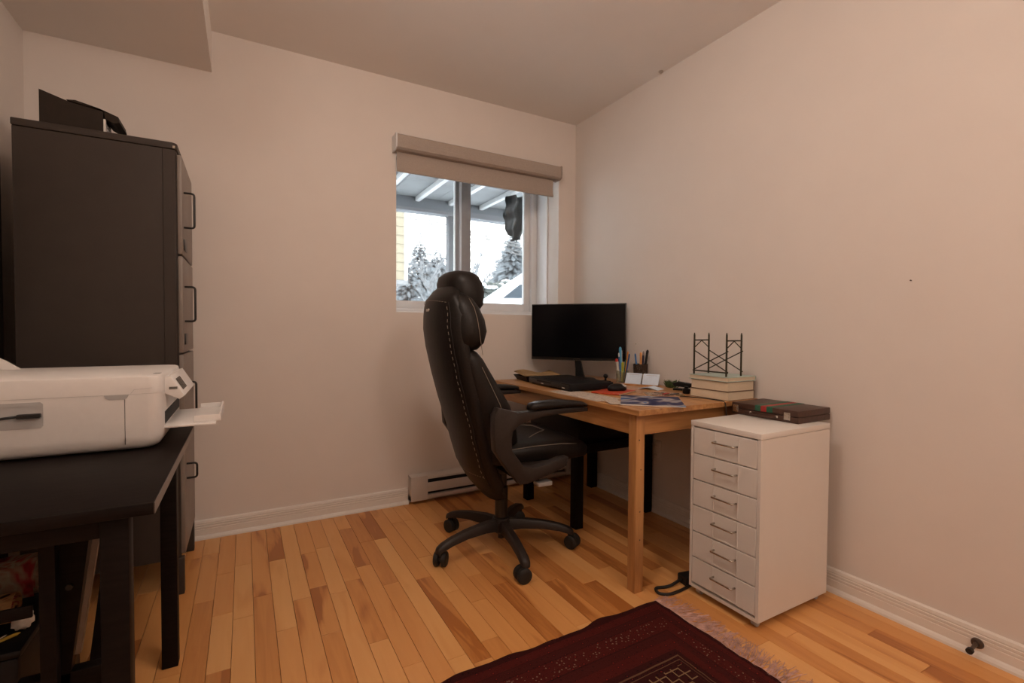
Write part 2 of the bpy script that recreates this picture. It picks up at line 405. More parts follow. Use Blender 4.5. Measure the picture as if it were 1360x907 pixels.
# walls
WX0, WX1, WZ0, WZ1 = 0.793, 1.957, 1.158, 2.215
bm = new()
box(bm, XL-0.1, WX0, YB, YB+0.40, -0.06, ZC); box(bm, WX1, XR+0.1, YB, YB+0.40, -0.06, ZC)
box(bm, WX0, WX1, YB, YB+0.40, -0.06, WZ0); box(bm, WX0, WX1, YB, YB+0.40, WZ1, ZC)
struct('wall_back', bm, 'wall', 'cream painted back wall around the window')
struct('wall_right', box(new(), XR, XR+0.1, YN-.1, YB, -0.06, ZC), 'wall', 'cream painted right wall behind the desk')
struct('wall_left', box(new(), XL-0.1, XL, YN-.1, YB, -0.06, ZC), 'wall', 'cream painted left wall behind the filing cabinet')
struct('wall_front', box(new(), XL, XR, YN-0.1, YN, -0.06, ZC), 'wall', 'cream painted wall behind the camera')
struct('ceiling', box(new(), XL-.1, XR+.1, YN-.1, YB+.4, ZC, ZC+0.1), 'ceil', 'plain painted ceiling')
struct('ceiling_soffit', box(new(), XL, -0.132, YN, YB, 2.327, ZC), 'ceil', 'boxed soffit running along the left side of the ceiling')
# baseboards: grooved profile with quarter round
def bb_profile():
    return [(0, 0), (0.028, 0), (0.027, 0.008), (0.022, 0.016), (0.0155, 0.020), (0.0150, 0.048), (0.0125, 0.0495), (0.0125, 0.0525), (0.0150, 0.054), (0.0148, 0.061), (0.0120, 0.0625), (0.0120, 0.0655), (0.0145, 0.067), (0.0142, 0.073), (0.0115, 0.0745), (0.0115, 0.077), (0.0130, 0.079), (0.010, 0.090), (0.004, 0.094), (0, 0.094)]
bm = new(); prism(bm, [(YB-d, z) for d, z in bb_profile()], XL, 0.862, 'x'); struct('baseboard_back', bm, 'trim', 'white grooved baseboard along the back wall')
bm = new(); prism(bm, [(XR-d, z) for d, z in bb_profile()], YN, YB, 'y'); struct('baseboard_right', bm, 'trim', 'white grooved baseboard along the right wall')
bm = new(); prism(bm, [(XL+d, z) for d, z in bb_profile()], YN, YB, 'y'); struct('baseboard_left', bm, 'trim', 'white grooved baseboard along the left wall')

# window: white liner, two sliding sashes
win = thing('window_1', 'white sliding window set deep in the back wall', None, (0, 0, 0), kind='structure')
FY0, FY1 = 2.985, 3.24
bm = new()
box(bm, WX0, WX0+.012, FY0, FY1, WZ0, WZ1, .003); box(bm, WX1-.012, WX1, FY0, FY1, WZ0, WZ1, .003)
box(bm, WX0+.012, WX1-.012, FY0, FY1, WZ0, WZ0+.012, .003); box(bm, WX0+.012, WX1-.012, FY0, FY1, WZ1-.012, WZ1, .003)
obj('liner', bm, 'vinyl', win)
def frame4(bm, x0, x1, z0, z1, wl, wr, wb, wt, y0, y1, bev=.004):
    box(bm, x0, x0+wl, y0, y1, z0, z1, bev); box(bm, x1-wr, x1, y0, y1, z0, z1, bev)
    box(bm, x0+wl, x1-wr, y0, y1, z0, z0+wb, bev); box(bm, x0+wl, x1-wr, y0, y1, z1-wt, z1, bev)
bm = new(); frame4(bm, WX0+.012, WX1-.012, WZ0+.012, WZ1-.012, .03, .045, .024, .03, 3.12, 3.235); obj('window_frame', bm, 'vinyl', win, auto=40)
bm = new(); frame4(bm, 1.335, 1.90, 1.194, 2.173, .075, .048, .056, .05, 3.150, 3.185); s1 = obj('sash', bm, 'vinyl', win, auto=40)
bx('pane', 'glass', s1, 1.41, 1.852, 3.166, 3.170, 1.25, 2.123)
bx('meeting_stile', 'alu', s1, 1.338, 1.407, 3.143, 3.1495, 1.196, 2.171, .002)
bm = new(); frame4(bm, 0.835, 1.352, 1.194, 2.173, .045, .045, .056, .05, 3.190, 3.225); s2 = obj('sash', bm, 'vinyl', win, auto=40)
bx('pane', 'glass', s2, 0.88, 1.307, 3.205, 3.209, 1.25, 2.123)
bx('stile_cover', 'alu', s2, 1.307, 1.334, 3.183, 3.1895, 1.196, 2.171, .002)

# unseen globe lamps added: one set from the shadows, one fill behind camera
for i, (lx, ly, lk_) in enumerate(LAMPS):
    M['lampglass'] = mat('lit_frosted_glass', (0.9, 0.85, 0.8), 0.4, emit=(LAMP_COLOR, LAMP_STRENGTH*lk_))
    lamp = thing('globe_lamp', ('added fill globe lamp unseen behind the camera', 'unseen white globe ceiling lamp on the printer side of the room')[i], 'lamp', (lx, ly, ZC), 0, 'globe lamps')
    obj('canopy', lathe(new(), [(0, 0), (.06, 0), (.06, -.018), (.02, -.03), (0, -.03)], 24), 'trim', lamp, auto=40)
    obj('stem', tube(new(), [(0, 0, -.028), (0, 0, -.12)], .008, 10), 'chrome', lamp, smooth=True)
    bm = new(); bmesh.ops.create_uvsphere(bm, u_segments=28, v_segments=16, radius=.14, matrix=Matrix.Translation((0, 0, -.255))); obj('globe', bm, 'lampglass', lamp, smooth=True)

# blind
bl = thing('roller_blind', 'beige linen roller blind with boxed valance above the window', 'blind', (0, 0, 0))
V0, V1 = .776, 1.917
bm = new(); prism(bm, [(2.849, 2.098), (2.785, 2.098), (2.768, 2.108), (2.764, 2.13), (2.764, 2.178), (2.770, 2.182), (2.849, 2.182)], V0, V1, 'x', .001)
obj('valance', bm, 'blind', bl)
bm = new(); prism(bm, [(2.849, 2.094), (2.785, 2.094), (2.765, 2.104), (2.760, 2.128), (2.760, 2.18), (2.766, 2.186), (2.849, 2.186)], V0-.008, V0-.0005, 'x', .001)
obj('end_cap', bm, 'vinyl', bl)
bm = new(); prism(bm, [(2.849, 2.094), (2.785, 2.094), (2.765, 2.104), (2.760, 2.128), (2.760, 2.18), (2.766, 2.186), (2.849, 2.186)], V1+.0005, V1+.008, 'x', .001)
obj('end_cap', bm, 'blind', bl)
bx('blind_fabric', 'blind', bl, .788, 1.888, 2.822, 2.8245, 1.998, 2.0975)
bm = new(); box(bm, .787, 1.889, 2.817, 2.829, 1.982, 2.0, .003); obj('hem_bar', bm, 'blind', bl, auto=40)

# baseboard heater
ht = thing('baseboard_heater', 'white electric baseboard heater under the window', 'heater', (0, 0, 0))
HX0, HX1 = .866, 2.06
bm = new(); prism(bm, [(2.849, .022), (2.800, .022), (2.792, .030), (2.792, .046), (2.80, .05), (2.849, .05)], HX0, HX1, 'x'); obj('lower_lip', bm, 'heater', ht)
bx('front_panel', 'heater', ht, HX0+.10, HX1-.06, 2.790, 2.794, .068, .124, .001)
bx('heating_core', 'dark', ht, HX0+.03, HX1-.03, 2.806, 2.846, .051, .156)
bm = new(); prism(bm, [(2.849, .158), (2.82, .158), (2.794, .146), (2.790, .146), (2.792, .156), (2.81, .170), (2.849, .172)], HX0, HX1, 'x'); obj('top_hood', bm, 'heater', ht)
for a, b in ((HX0, HX0+.105), (HX1-.065, HX1)):
    bx('end_box', 'heater', ht, a, b, 2.7885, 2.848, .021, .169, .003)
    bx('end_cover', 'heater', ht, a+.012, b-.003, 2.7865, 2.789, .032, .158, .001)

# ---------------------------------------------------------------- filing cabinet, box on it, board beside it
fc = thing('filing_cabinet', 'tall dark grey metal filing cabinet with four drawers', 'cabinet', (-.215, 2.285, 0))
W, Dp = .455, .475      # along y, along x
Z0, Z1 = .145, 1.775
# body, front faces +x, rounded front corners; local x from -Dp to 0, y from 0 to W
def rpoly(x0, x1, y0, y1, r, n=5):
    o = [(x0, y0)]
    for k in range(n+1):
        a = -pi/2 + k*pi/2/n; o.append((x1-r+r*cos(a), y0+r+r*sin(a)))
    for k in range(n+1):
        a = k*pi/2/n; o.append((x1-r+r*cos(a), y1-r+r*sin(a)))
    o.append((x0, y1)); return o
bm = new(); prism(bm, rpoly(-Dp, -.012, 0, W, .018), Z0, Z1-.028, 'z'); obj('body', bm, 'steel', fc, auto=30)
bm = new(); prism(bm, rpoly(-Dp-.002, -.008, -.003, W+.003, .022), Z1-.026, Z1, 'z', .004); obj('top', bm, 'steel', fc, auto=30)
bm = new(); box(bm, -.055, -.016, -.0035, .0005, Z0+.01, Z1-.029, .0015); obj('corner_rib', bm, 'steel', fc)
bx('corner_catch', 'chrome', fc, -.022, -.014, -.006, -.0028, Z1-.024, Z1-.014)
for (px, py) in ((-.046, -.002), (-.046, W-.034), (-Dp, -.002), (-Dp, W-.034)):
    bx('leg', 'steel', fc, px, px+.046, py, py+.035, 0, Z0, .003)
zz = [Z1-.035, 1.345, .955, .575, Z0+.006]
for i in range(4):
    zt, zb = zz[i]-.004, zz[i+1]+.004
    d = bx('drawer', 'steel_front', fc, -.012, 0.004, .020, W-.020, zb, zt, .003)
    hz = (1.605+1.465)/2 if i == 0 else (1.155, .766, .47)[i-1]
    hl = .070 if i < 3 else .03
    pts = rounded([(.004, .085, hz+hl), (.040, .085, hz+hl), (.040, .085, hz-hl), (.004, .085, hz-hl)], .012)
    obj('handle', tube(new(), pts, .0042, 8), 'black_metal', d, smooth=True)
    if i < 3:
        bx('label_holder', 'black_metal', d, .004, .009, .06, .14, hz-.165, hz-.120, .002)
# document box with a loose lid
fb = thing('document_box', 'dark cardboard document box with drooping lid on top of the filing cabinet', 'box', (-.545, 2.36, Z1))
bm = new(); prism(bm, [(-.095, 0), (.085, 0), (.085, .098), (-.01, .112), (-.095, .14)], 0, .13, 'y', .002); obj('box_body', bm, 'cardboard', fb)
bm = new(); prism(bm, [(-.02, .118), (.005, .122), (.075, .106), (.130, .086), (.134, .066), (.118, .058), (.090, .072), (.087, .0985), (-.0085, .1135)], -.002, .135, 'y', .002); obj('lid_flap', bm, 'cardboard', fb)
bx('white_edge', 'paper', fb, .0855, .092, .001, .012, .001, .070)
bm = new()
for k in range(4):
    tube(bm, [(.090, .035, .014+.013*k), (.090, .075, .014+.013*k)], .004, 6)
box(bm, .0855, .089, .015, .10, .002, .062); obj('printed_end', bm, 'grey_plastic', fb)
bb = thing('black_board', 'tall black board standing between the filing cabinet and the left wall', 'board', (-.735, 2.09, 0))
bx('panel', 'blackwood', bb, -.045, .02, -.15, .185, 0.006, 1.64, .004)
bx('edge_strip', 'black_metal', bb, -.047, .022, -.152, .187, 0, .006)

# ---------------------------------------------------------------- black table with printer
TZ = .74
bt = thing('black_table', 'black-brown veneered work table at the left with square legs', 'table', (0, 0, 0))
TX0, TX1, TY0, TY1 = -.80, -.145, 1.08, 1.875
bx('tabletop', 'blackwood', bt, TX0, TX1-.0015, TY0, TY1, TZ-.022, TZ, .0015)
bx('lit_edge_band', 'litedge', bt, TX1-.0015, TX1, TY0+.001, TY1-.001, TZ-.021, TZ-.001)  # right edge coloured paler to stand for light falling on it
for (px, py) in ((-.230, 1.105), (-.230, 1.80), (-.785, 1.105), (-.785, 1.80)):
    bx('leg', 'blackwood', bt, px, px+.042, py, py+.042, 0, TZ-.022, .002)
bx('apron', 'blackwood', bt, -.743, -.230, 1.112, 1.130, TZ-.062, TZ-.022, .001)
bx('apron', 'blackwood', bt, -.743, -.230, 1.818, 1.836, TZ-.062, TZ-.022, .001)

# printer
pr = thing('inkjet_printer', 'white all-in-one inkjet printer with its paper tray pulled out on the black table', 'printer', (-.19, 1.545, TZ))
PL, PWd = -.43, .42       # local x from PL to 0, y 0..PWd
def pr_poly(x0, x1, y0, y1, r):
    o = []
    for cxx, cyy, a0 in ((x1-r, y0+r, -pi/2), (x1-r, y1-r, 0), (x0+r, y1-r, pi/2), (x0+r, y0+r, pi)):
        for k in range(6):
            a = a0 + k*pi/2/5; o.append((cxx+r*cos(a), cyy+r*sin(a)))
    return o
bm = new()
rings = []
for z, ins in ((0.004, .022), (0.012, .010), (.022, .004), (.04, 0), (.148, 0)):
    rings.append([(a, b, z) for a, b in pr_poly(PL+ins, -ins, ins, PWd-ins, .032)])
loft(bm, rings); obj('printer_body', bm, 'white_plastic', pr, auto=35)
bm = new(); rings = []
for z, ins in ((.1484, .0), (.185, .0), (.192, .002), (.1955, .008)):
    rings.append([(a, b, z) for a, b in pr_poly(PL+ins, -ins, ins, PWd-ins, .030)])
loft(bm, rings); lid = obj('scanner_lid', bm, 'white_plastic', pr, auto=35)
# side details on the near (-y) face
bm = new(); prism(bm, [(-.42, .1484), (-.066, .1484), (-.058, .160), (-.020, .163), (-.020, .1625), (-.0575, .1594), (-.0655, .1477), (-.42, .1477)], -.0006, .001, 'y'); obj('lid_seam', bm, 'grey_plastic', pr)
bm = new(); prism(bm, [(-.118, .148), (-.068, .148), (-.072, .1395), (-.078, .136), (-.108, .136), (-.115, .140)], -.0012, .002, 'y'); obj('grip_recess', bm, 'grey_plastic', pr)
bx('panel_seam', 'dark', pr, -.0775, -.0765, -.0006, .002, .02, .136)
bm = new(); prism(bm, [(-.40, .078), (-.236, .078), (-.231, .083), (-.231, .135), (-.236, .14), (-.40, .14)], -.0012, .002, 'y'); obj('port_recess', bm, 'grey_plastic', pr)
bx('recess_shade', 'grey_plastic', pr, -.395, -.236, -.002, -.0012, .131, .136)
# front (+x) output opening, control panel, tray
bx('output_slot', 'dark', pr, -.004, .0015, .05, .37, .058, .092, .002)
bm = new(); prism(bm, [(-.006, .182), (.012, .187), (.044, .131), (.032, .122), (-.006, .142)], .060, .36, 'y', .002); cp = obj('control_panel', bm, 'white_plastic', pr, auto=40)
# display plate lying on the sloped upper face
a = Vector((.012, 0, .187)); d_ = (Vector((.044, 0, .131))-a); nn = Vector((d_.z, 0, -d_.x)).normalized()*-1
bm = new()
q = [a + d_*t + nn*.0008 for t in (.22, .78)]
vs = [bm.verts.new((q[0].x, .10, q[0].z)), bm.verts.new((q[1].x, .10, q[1].z)), bm.verts.new((q[1].x, .20, q[1].z)), bm.verts.new((q[0].x, .20, q[0].z))]
f = bm.faces.new(vs); bmesh.ops.solidify(bm, geom=[f], thickness=.001); obj('display', bm, 'screen_grey', cp)
bx('side_display', 'screen_grey', cp, .009, .028, .0588, .0602, .150, .157)
tr = thing('x', None, None)
bpy.data.objects.remove(tr)
tray = bx('output_tray', 'white_plastic', pr, -.02, .118, .035, .34, .048, .054, .002)
bm = new(); box(bm, .064, .130, .06, .315, .0545, .059, .001); box(bm, .064, .130, .06, .066, .059, .073, .001); box(bm, .064, .130, .309, .315, .059, .073, .001); box(bm, .124, .130, .066, .309, .059, .077, .001)
obj('tray_extension', bm, 'white_plastic', tray)
bm = new(); prism(bm, [(-.43, .1965), (-.368, .1965), (-.40, .222), (-.43, .240)], .34, .346, 'y'); obj('paper_support', bm, 'white_plastic', pr)
bx('button', 'grey_plastic', lid, -.022, -.008, .03, .07, .195, .1965)
cab = thing('usb_cable', 'black cable plugged into the side of the white printer', 'cable', (-.19, 1.543, TZ))
obj('plug', box(new(), -.275, -.233, -.013, -.0015, .104, .114, .002), 'rubber', cab)
pts = [(-.275, -.008, .109), (-.31, -.010, .106), (-.35, -.014, .098), (-.39, -.016, .092), (-.43, -.02, .08), (-.46, -.02, .05), (-.47, -.01, .02), (-.46, .02, .004)]
obj('cord', tube(new(), rounded(pts, .02, 3), .003, 8), 'rubber', cab, smooth=True)

# ---------------------------------------------------------------- things stored under the black table
rk = thing('folding_rack', 'black wooden folding rack with slanted bars under the black table', 'rack', (0, 0, 0))
def bar(name, p, q, w, t, m, parent):
    """rectangular bar from p to q, w wide in x, t deep in y"""
    p, q = Vector(p), Vector(q)
    bm = new(); V = []
    for c in (p, q):
        V.append([bm.verts.new((c.x+sx*w/2, c.y+sy*t/2, c.z)) for sx, sy in ((-1, -1), (1, -1), (1, 1), (-1, 1))])
    bm.faces.new(V[0][::-1]); bm.faces.new(V[1])
    for k in range(4): bm.faces.new((V[0][k], V[0][(k+1) % 4], V[1][(k+1) % 4], V[1][k]))
    return obj(name, bm, m, parent)
b1 = bar('slanted_bar', (-.285-.015, 1.30, .676), (-.365-.015, 1.30, .0), .045, .03, 'blackwood', rk)
bar('slanted_bar', (-.300, 1.76, .676), (-.380, 1.76, .0), .045, .03, 'blackwood', rk)
bar('post', (-.340, 1.262, .676), (-.340, 1.262, .0), .024, .024, 'blackwood', rk)
bx('cross_bar', 'blackwood', rk, -.40, -.236, 1.285, 1.314, .315, .352, .002)
bx('cross_bar', 'blackwood', rk, -.76, -.37, 1.278, 1.284, .485, .510, .002)
for bx_, bz_ in ((-.315, .53), (-.338, .372)): obj('pivot_bolt', tube(new(), [(bx_, 1.286, bz_), (bx_, 1.279, bz_)], .006, 10), 'black_metal', rk)
bm = new(); prism(bm, [(-.273, .64), (-.262, .64), (-.296, .395), (-.305, .395)], 1.268, 1.283, 'y', .001); obj('lit_bar_edge', bm, 'litedge', rk)  # pale strip that paints the lit edge of the slanted bar
sc = thing('storage_crate', 'low black storage crate under the black table', 'crate', (-.605, 1.58, 0))
bm = new(); box(bm, -.20, .19, -.22, .20, 0.0, .37, .01); obj('crate_body', bm, 'device', sc, auto=40)
bm = new(); box(bm, -.205, .195, -.226, .205, .372, .388, .006); cl = obj('crate_lid', bm, 'device', sc, auto=40)
for dy in (-.2265,):
    bx('latch', 'device', sc, .10, .14, dy, dy+.004, .32, .365, .001)
def rolled(name, label, y, z, r, x0, x1, m, grp):
    bm = new(); pts = []; t = .011
    N = 46; R = []
    for k in range(N):
        a = k/(N-1)*2*pi*2.6; rr = r - (1-k/(N-1))*0 - (r*.72)*(1-k/(N-1))
        R.append((rr*cos(a), rr*sin(a)))
    prof = []
    n = len(R)
    outer = [bm.verts.new((x0, y+a_, z+b_)) for a_, b_ in R]; outer2 = [bm.verts.new((x1, y+a_, z+b_)) for a_, b_ in R]
    for k in range(n-1): bm.faces.new((outer[k], outer[k+1], outer2[k+1], outer2[k]))
    bmesh.ops.solidify(bm, geom=bm.faces[:], thickness=t)
    bmesh.ops.recalc_face_normals(bm, faces=bm.faces[:])
    o = obj(name, bm, m, None, smooth=False)
    return tag(o, label, 'rug', grp)
rolled('rolled_rug', 'rolled patterned kilim rug lying lowest on the black crate', 1.60, .447, .058, -.78, -.445, 'kilimred', 'rolled rugs')
rolled('rolled_rug', 'brown rolled rug with flower pattern lying on top of the red one', 1.655, .556, .046, -.78, -.475, 'kilim', 'rolled rugs')
rolled('rolled_rug', 'tan rolled rug with dark marks in front of the red roll', 1.485, .425, .036, -.78, -.455, 'kilim', 'rolled rugs')
def small_rod(name, label, cat, p, q, r, m, grp=None):
    return tag(obj(name, tube(new(), [p, (Vector(p)*.12+Vector(q)*.88), q], [r, r, r*.25], 8), m, None), label, cat, grp)
small_rod('pencil', 'yellow pencil lying on the black crate under the table', 'pencil', (-.475, 1.392, .3922), (-.432, 1.425, .3922), .0036, colmat('yellow_paint', (0.55, 0.36, 0.04)))
small_rod('screwdriver', 'small steel screwdriver lying on the black crate', 'tool', (-.48, 1.395, .391), (-.455, 1.43, .391), .0028, 'chrome')
bm = new(); bmesh.ops.create_icosphere(bm, subdivisions=3, radius=1)
for v in bm.verts:
    n_ = 1 + .22*sin(9*v.co.x+3*v.co.y)*cos(7*v.co.z+2*v.co.x)
    v.co = Vector((v.co.x*.018*n_, v.co.y*.022*n_, v.co.z*.020*n_ + .020))
tag(obj('crumpled_cloth', bm, 'paper', None, smooth=True, loc=(-.435, 1.45, .3885)), 'small crumpled white cloth on the black crate', 'cloth')

# ---------------------------------------------------------------- pine desk
DZ = .745
dk = thing('pine_desk', 'varnished pine desk standing against the right wall', 'desk', (0, 0, 0))
DX0, DX1, DY0, DY1 = 1.345, 2.086, 1.395, 2.66
nb = 6; bw = (DX1-DX0)/nb
for k in range(nb):
    bx('top_board', 'pine', dk, DX0+k*bw+.0002, DX0+(k+1)*bw-.0002, DY0, DY1, DZ-.022, DZ, .0012, 1)
for (px, py) in ((DX0+.016, DY0+.03), (DX1-.061, DY0+.03), (DX0+.016, DY1-.075), (DX1-.061, DY1-.075)):
    o = obj('leg', box(new(), -.0225, .0225, 0, DZ-.0225, -.0225, .0225, .003), 'pine', dk, auto=40, loc=(px+.0225, py+.0225, 0), rot=(pi/2, 0, 0))
AZ = DZ-.0225-.085
bx('apron', 'pine', dk, DX0+.022, DX0+.042, DY0+.075, DY1-.075, AZ, DZ-.0225, .0015)
bx('apron', 'pine', dk, DX1-.045, DX1-.025, DY0+.075, DY1-.075, AZ, DZ-.0225, .0015)
for ya in (DY0+.036, DY1-.056):
    obj('apron', box(new(), -.01, .01, 0, DX1-DX0-.122, AZ, DZ-.0225, .0015), 'pine', dk, loc=(DX1-.061, ya+.01, 0), rot=(0, 0, pi/2))
for (zz_, r) in ((.62, .0035), (.50, .0028), (.33, .003), (.215, .003)):
    obj('knot', tube(new(), [(DX0+.034+.008*sin(40*zz_), DY0+.0300, zz_), (DX0+.034+.008*sin(40*zz_), DY0+.0294, zz_)], r, 8), 'bronze', dk)

# small black side table under the desk
lk = thing('black_side_table', 'small square black side table pushed under the pine desk', 'table', (1.80, 2.315, 0))
h = .275
bx('tabletop', 'blackwood', lk, -h, h, -h, h, .40, .45, .002)
for sx in (-1, 1):
    for sy in (-1, 1):
        bx('leg', 'blackwood', lk, min(sx*h, sx*(h-.05)), max(sx*h, sx*(h-.05)), min(sy*h, sy*(h-.05)), max(sy*h, sy*(h-.05)), 0, .40, .002)
bk = thing('black_storage_box', 'black box on the small side table under the desk', 'box', (1.80, 2.315, .45))
bx('box_body', 'device', bk, -.24, .25, -.25, .25, 0, .14, .006); bx('box_lid', 'device', bk, -.245, .255, -.255, .255, .142, .165, .005)

# ---------------------------------------------------------------- office chair
ch = thing('office_chair', 'black leather executive office chair with headrest and curved arms', 'chair', (1.085, 2.05, 0), rad(-3))
A0 = 47
# five star base
bm = new(); lathe(bm, [(0, .075), (.026, .075), (.040, .085), (.046, .10), (.046, .135), (.040, .15), (.030, .155), (0, .155)], 24); obj('hub', bm, 'chair_plastic', ch, auto=40)
obj('gas_column', lathe(new(), [(0, .05), (.016, .05), (.016, .155), (.031, .156), (.031, .30), (.026, .305), (.026, .40), (0, .40)], 24), 'black_metal', ch, auto=40)
for k in range(5):
    a = rad(A0+72*k)
    bm = new(); rings = []
    for t, zc, w, hh in ((.030, .118, .024, .026), (.10, .122, .023, .022), (.20, .116, .021, .018), (.28, .102, .020, .016), (.325, .088, .020, .015), (.345, .078, .018, .013), (.352, .072, .012, .008)):
        ring = []
        for (u, v) in ((-1, -1), (1, -1), (1, .35), (.6, 1), (-.6, 1), (-1, .35)):
            ring.append((t, u*w, zc+v*hh))
        rings.append(ring)
    loft(bm, rings)
    leg = obj('base_leg', bm, 'chair_plastic', ch, auto=50, rot=(0, 0, a))
    # caster
    bm = new()
    sw = rad(35 + 50*k)
    ax = Vector((cos(sw), sin(sw), 0)); tr_ = Vector((-sin(sw), cos(sw), 0))
    c0 = Vector((.335, 0, .033)) + tr_*.013
    for s in (-1, 1):
        p0, p1 = c0+ax*s*.006, c0+ax*s*.029
        tube(bm, [p0, p0+ax*s*.003, p1-ax*s*.004, p1, p1+ax*s*.001], [.026, .033, .033, .028, .014], 20)
    tube(bm, [(.335, 0, .050), (.335, 0, .078)], .010, 10)
    tube(bm, [c0+ax*-.006, c0+ax*.006], .017, 12)
    obj('caster', bm, 'rubber', leg, auto=40)
# mechanism
bm = new(); box(bm, -.12, .14, -.09, .09, .385, .435, .012); box(bm, -.07, .09, -.24, .24, .420, .445, .006); obj('tilt_mechanism', bm, 'black_metal', ch, auto=40)
bm = new(); tube(bm, [(.05, -.08, .40), (.06, -.22, .395), (.065, -.27, .39)], .006, 8); obj('lever', bm, 'black_metal', ch)
bm = new(); box(bm, .03, .10, -.315, -.265, .382, .402, .006); obj('lever_paddle', bm, 'grey_plastic', ch, auto=40)
def sup(n, ex, w, xb, xf, z, bow=0.0, cy=0.0):
    """cushion cross-section: superellipse from xb to xf, half width w, back edges bowed forward"""
    out = []
    for k in range(n):
        t = 2*pi*k/n
        c, s = cos(t), sin(t)
        yy = w*math.copysign(abs(c)**(2/ex), c); u = math.copysign(abs(s)**(2/ex), s)
        xx = (xb+xf)/2 + u*(xf-xb)/2 + bow*(yy/w)**2
        out.append((xx, cy+yy, z))
    return out
# seat: loft along x
def seat_ring(xx, w, zb, zt, n=28, ex=3.0, bow=0.0):
    out = []
    for k in range(n):
        t = 2*pi*k/n; c, s = cos(t), sin(t)
        yy = w*math.copysign(abs(c)**(2/ex), c); u = math.copysign(abs(s)**(2/ex), s)
        out.append((xx, yy, (zb+zt)/2 + u*(zt-zb)/2 + (bow*(yy/w)**4 if u > 0 else 0)))
    return out
bm = new(); loft(bm, [seat_ring(*r, bow=.012) for r in ((-.15, .17, .46, .52), (-.135, .215, .448, .545), (-.08, .245, .445, .560), (.05, .258, .445, .568), (.18, .262, .445, .566), (.28, .258, .445, .556), (.325, .245, .448, .538), (.348, .215, .462, .518), (.354, .17, .475, .505))])
st = obj('seat', bm, 'leather', ch, smooth=True)
bm = new(); pts = [(xx, -yy, z_) for xx, yy, z_ in ((-.10, .236, .535), (.05, .2495, .545), (.18, .2535, .544), (.27, .250, .534), (.325, .225, .523))]
tube(bm, pts, .0015, 6); tube(bm, [(p[0], -p[1], p[2]) for p in pts], .0015, 6)
tube(bm, [(.06, -.17, .5665), (.12, -.12, .569), (.2, -.06, .5675), (.2, .06, .5675), (.12, .12, .569)], .0013, 6)
obj('stitching', bm, 'thread', st)
# backrest
def interp(tab, z):
    if z <= tab[0][0]: return tab[0][1]
    for (a, va), (b, vb) in zip(tab, tab[1:]):
        if z <= b:
            t = (z-a)/(b-a); t = t*t*(3-2*t)*.5 + t*.5
            return va+(vb-va)*t
    return tab[-1][1]
backx = [(.27, -.09), (.30, -.115), (.355, -.165), (.46, -.217), (.60, -.258), (.75, -.302), (.86, -.333), (.99, -.362), (1.08, -.374), (1.18, -.366), (1.225, -.335), (1.258, -.30)]
halfw = [(.27, .10), (.30, .16), (.36, .190), (.46, .203), (.75, .220), (1.0, .224), (1.12, .220), (1.18, .195), (1.215, .170), (1.24, .125), (1.258, .06)]
BOW = .045
bm = new(); rings = []
zs = [.272, .30, .33, .37, .44, .52, .62, .74, .86, .98, 1.06, 1.12, 1.16, 1.19, 1.212, 1.23, 1.247, 1.258]
for z in zs:
    xb = interp(backx, z); w = interp(halfw, z)
    th = .085 if .34 < z < 1.19 else .055
    rings.append(sup(32, 3.2, w, xb, xb+th, z, BOW*(w/.21)**2))
loft(bm, rings); shell = obj('backrest_shell', bm, 'leather', ch, smooth=True)
# rear seams
def shell_line(yf, z0, z1, off=-.0015, n=16, dz=0):
    o = []
    for k in range(n):
        z = z0+(z1-z0)*k/(n-1); w = interp(halfw, z); xb = interp(backx, z); yy = yf*w
        th = .085
        s = (1-abs(yf)**3.2)**(1/3.2)
        o.append((xb+th/2 - s*th/2 + BOW*(w/.21)**2*yf*yf + off, yy, z))
    return o
bm = new()
for sgn in (-1, 1):
    tube(bm, shell_line(sgn*.86, .36, 1.17), .0016, 6)
obj('piping', bm, 'rubber', shell, smooth=True)
bm = new()
for sgn in (-1, 1):
    ln = shell_line(sgn*.80, .40, 1.18, n=60)
    for k in range(0, 58, 2): tube(bm, [ln[k], ln[k+1]], .0010, 5)
def shell_row(z0, dip, n=40):
    o = []
    for k in range(n):
        yf = -.80+1.6*k/(n-1); z = z0 - dip*yf*yf
        w = interp(halfw, z); xb = interp(backx, z); s = (1-abs(yf)**3.2)**(1/3.2)
        o.append((xb+.0425-s*.0425+BOW*(w/.21)**2*yf*yf-.0016, yf*w, z))
    return o
for z0 in (1.185, .405):
    ln = shell_row(z0, .02 if z0 > 1 else 0)
    for k in range(0, 38, 2): tube(bm, [ln[k], ln[k+1]], .0010, 5)
obj('stitching', bm, 'thread', shell)
bx('badge', 'chrome', shell, interp(backx, 1.145)-.003, interp(backx, 1.145)+.002, -.030, .015, 1.137, 1.149, .001)
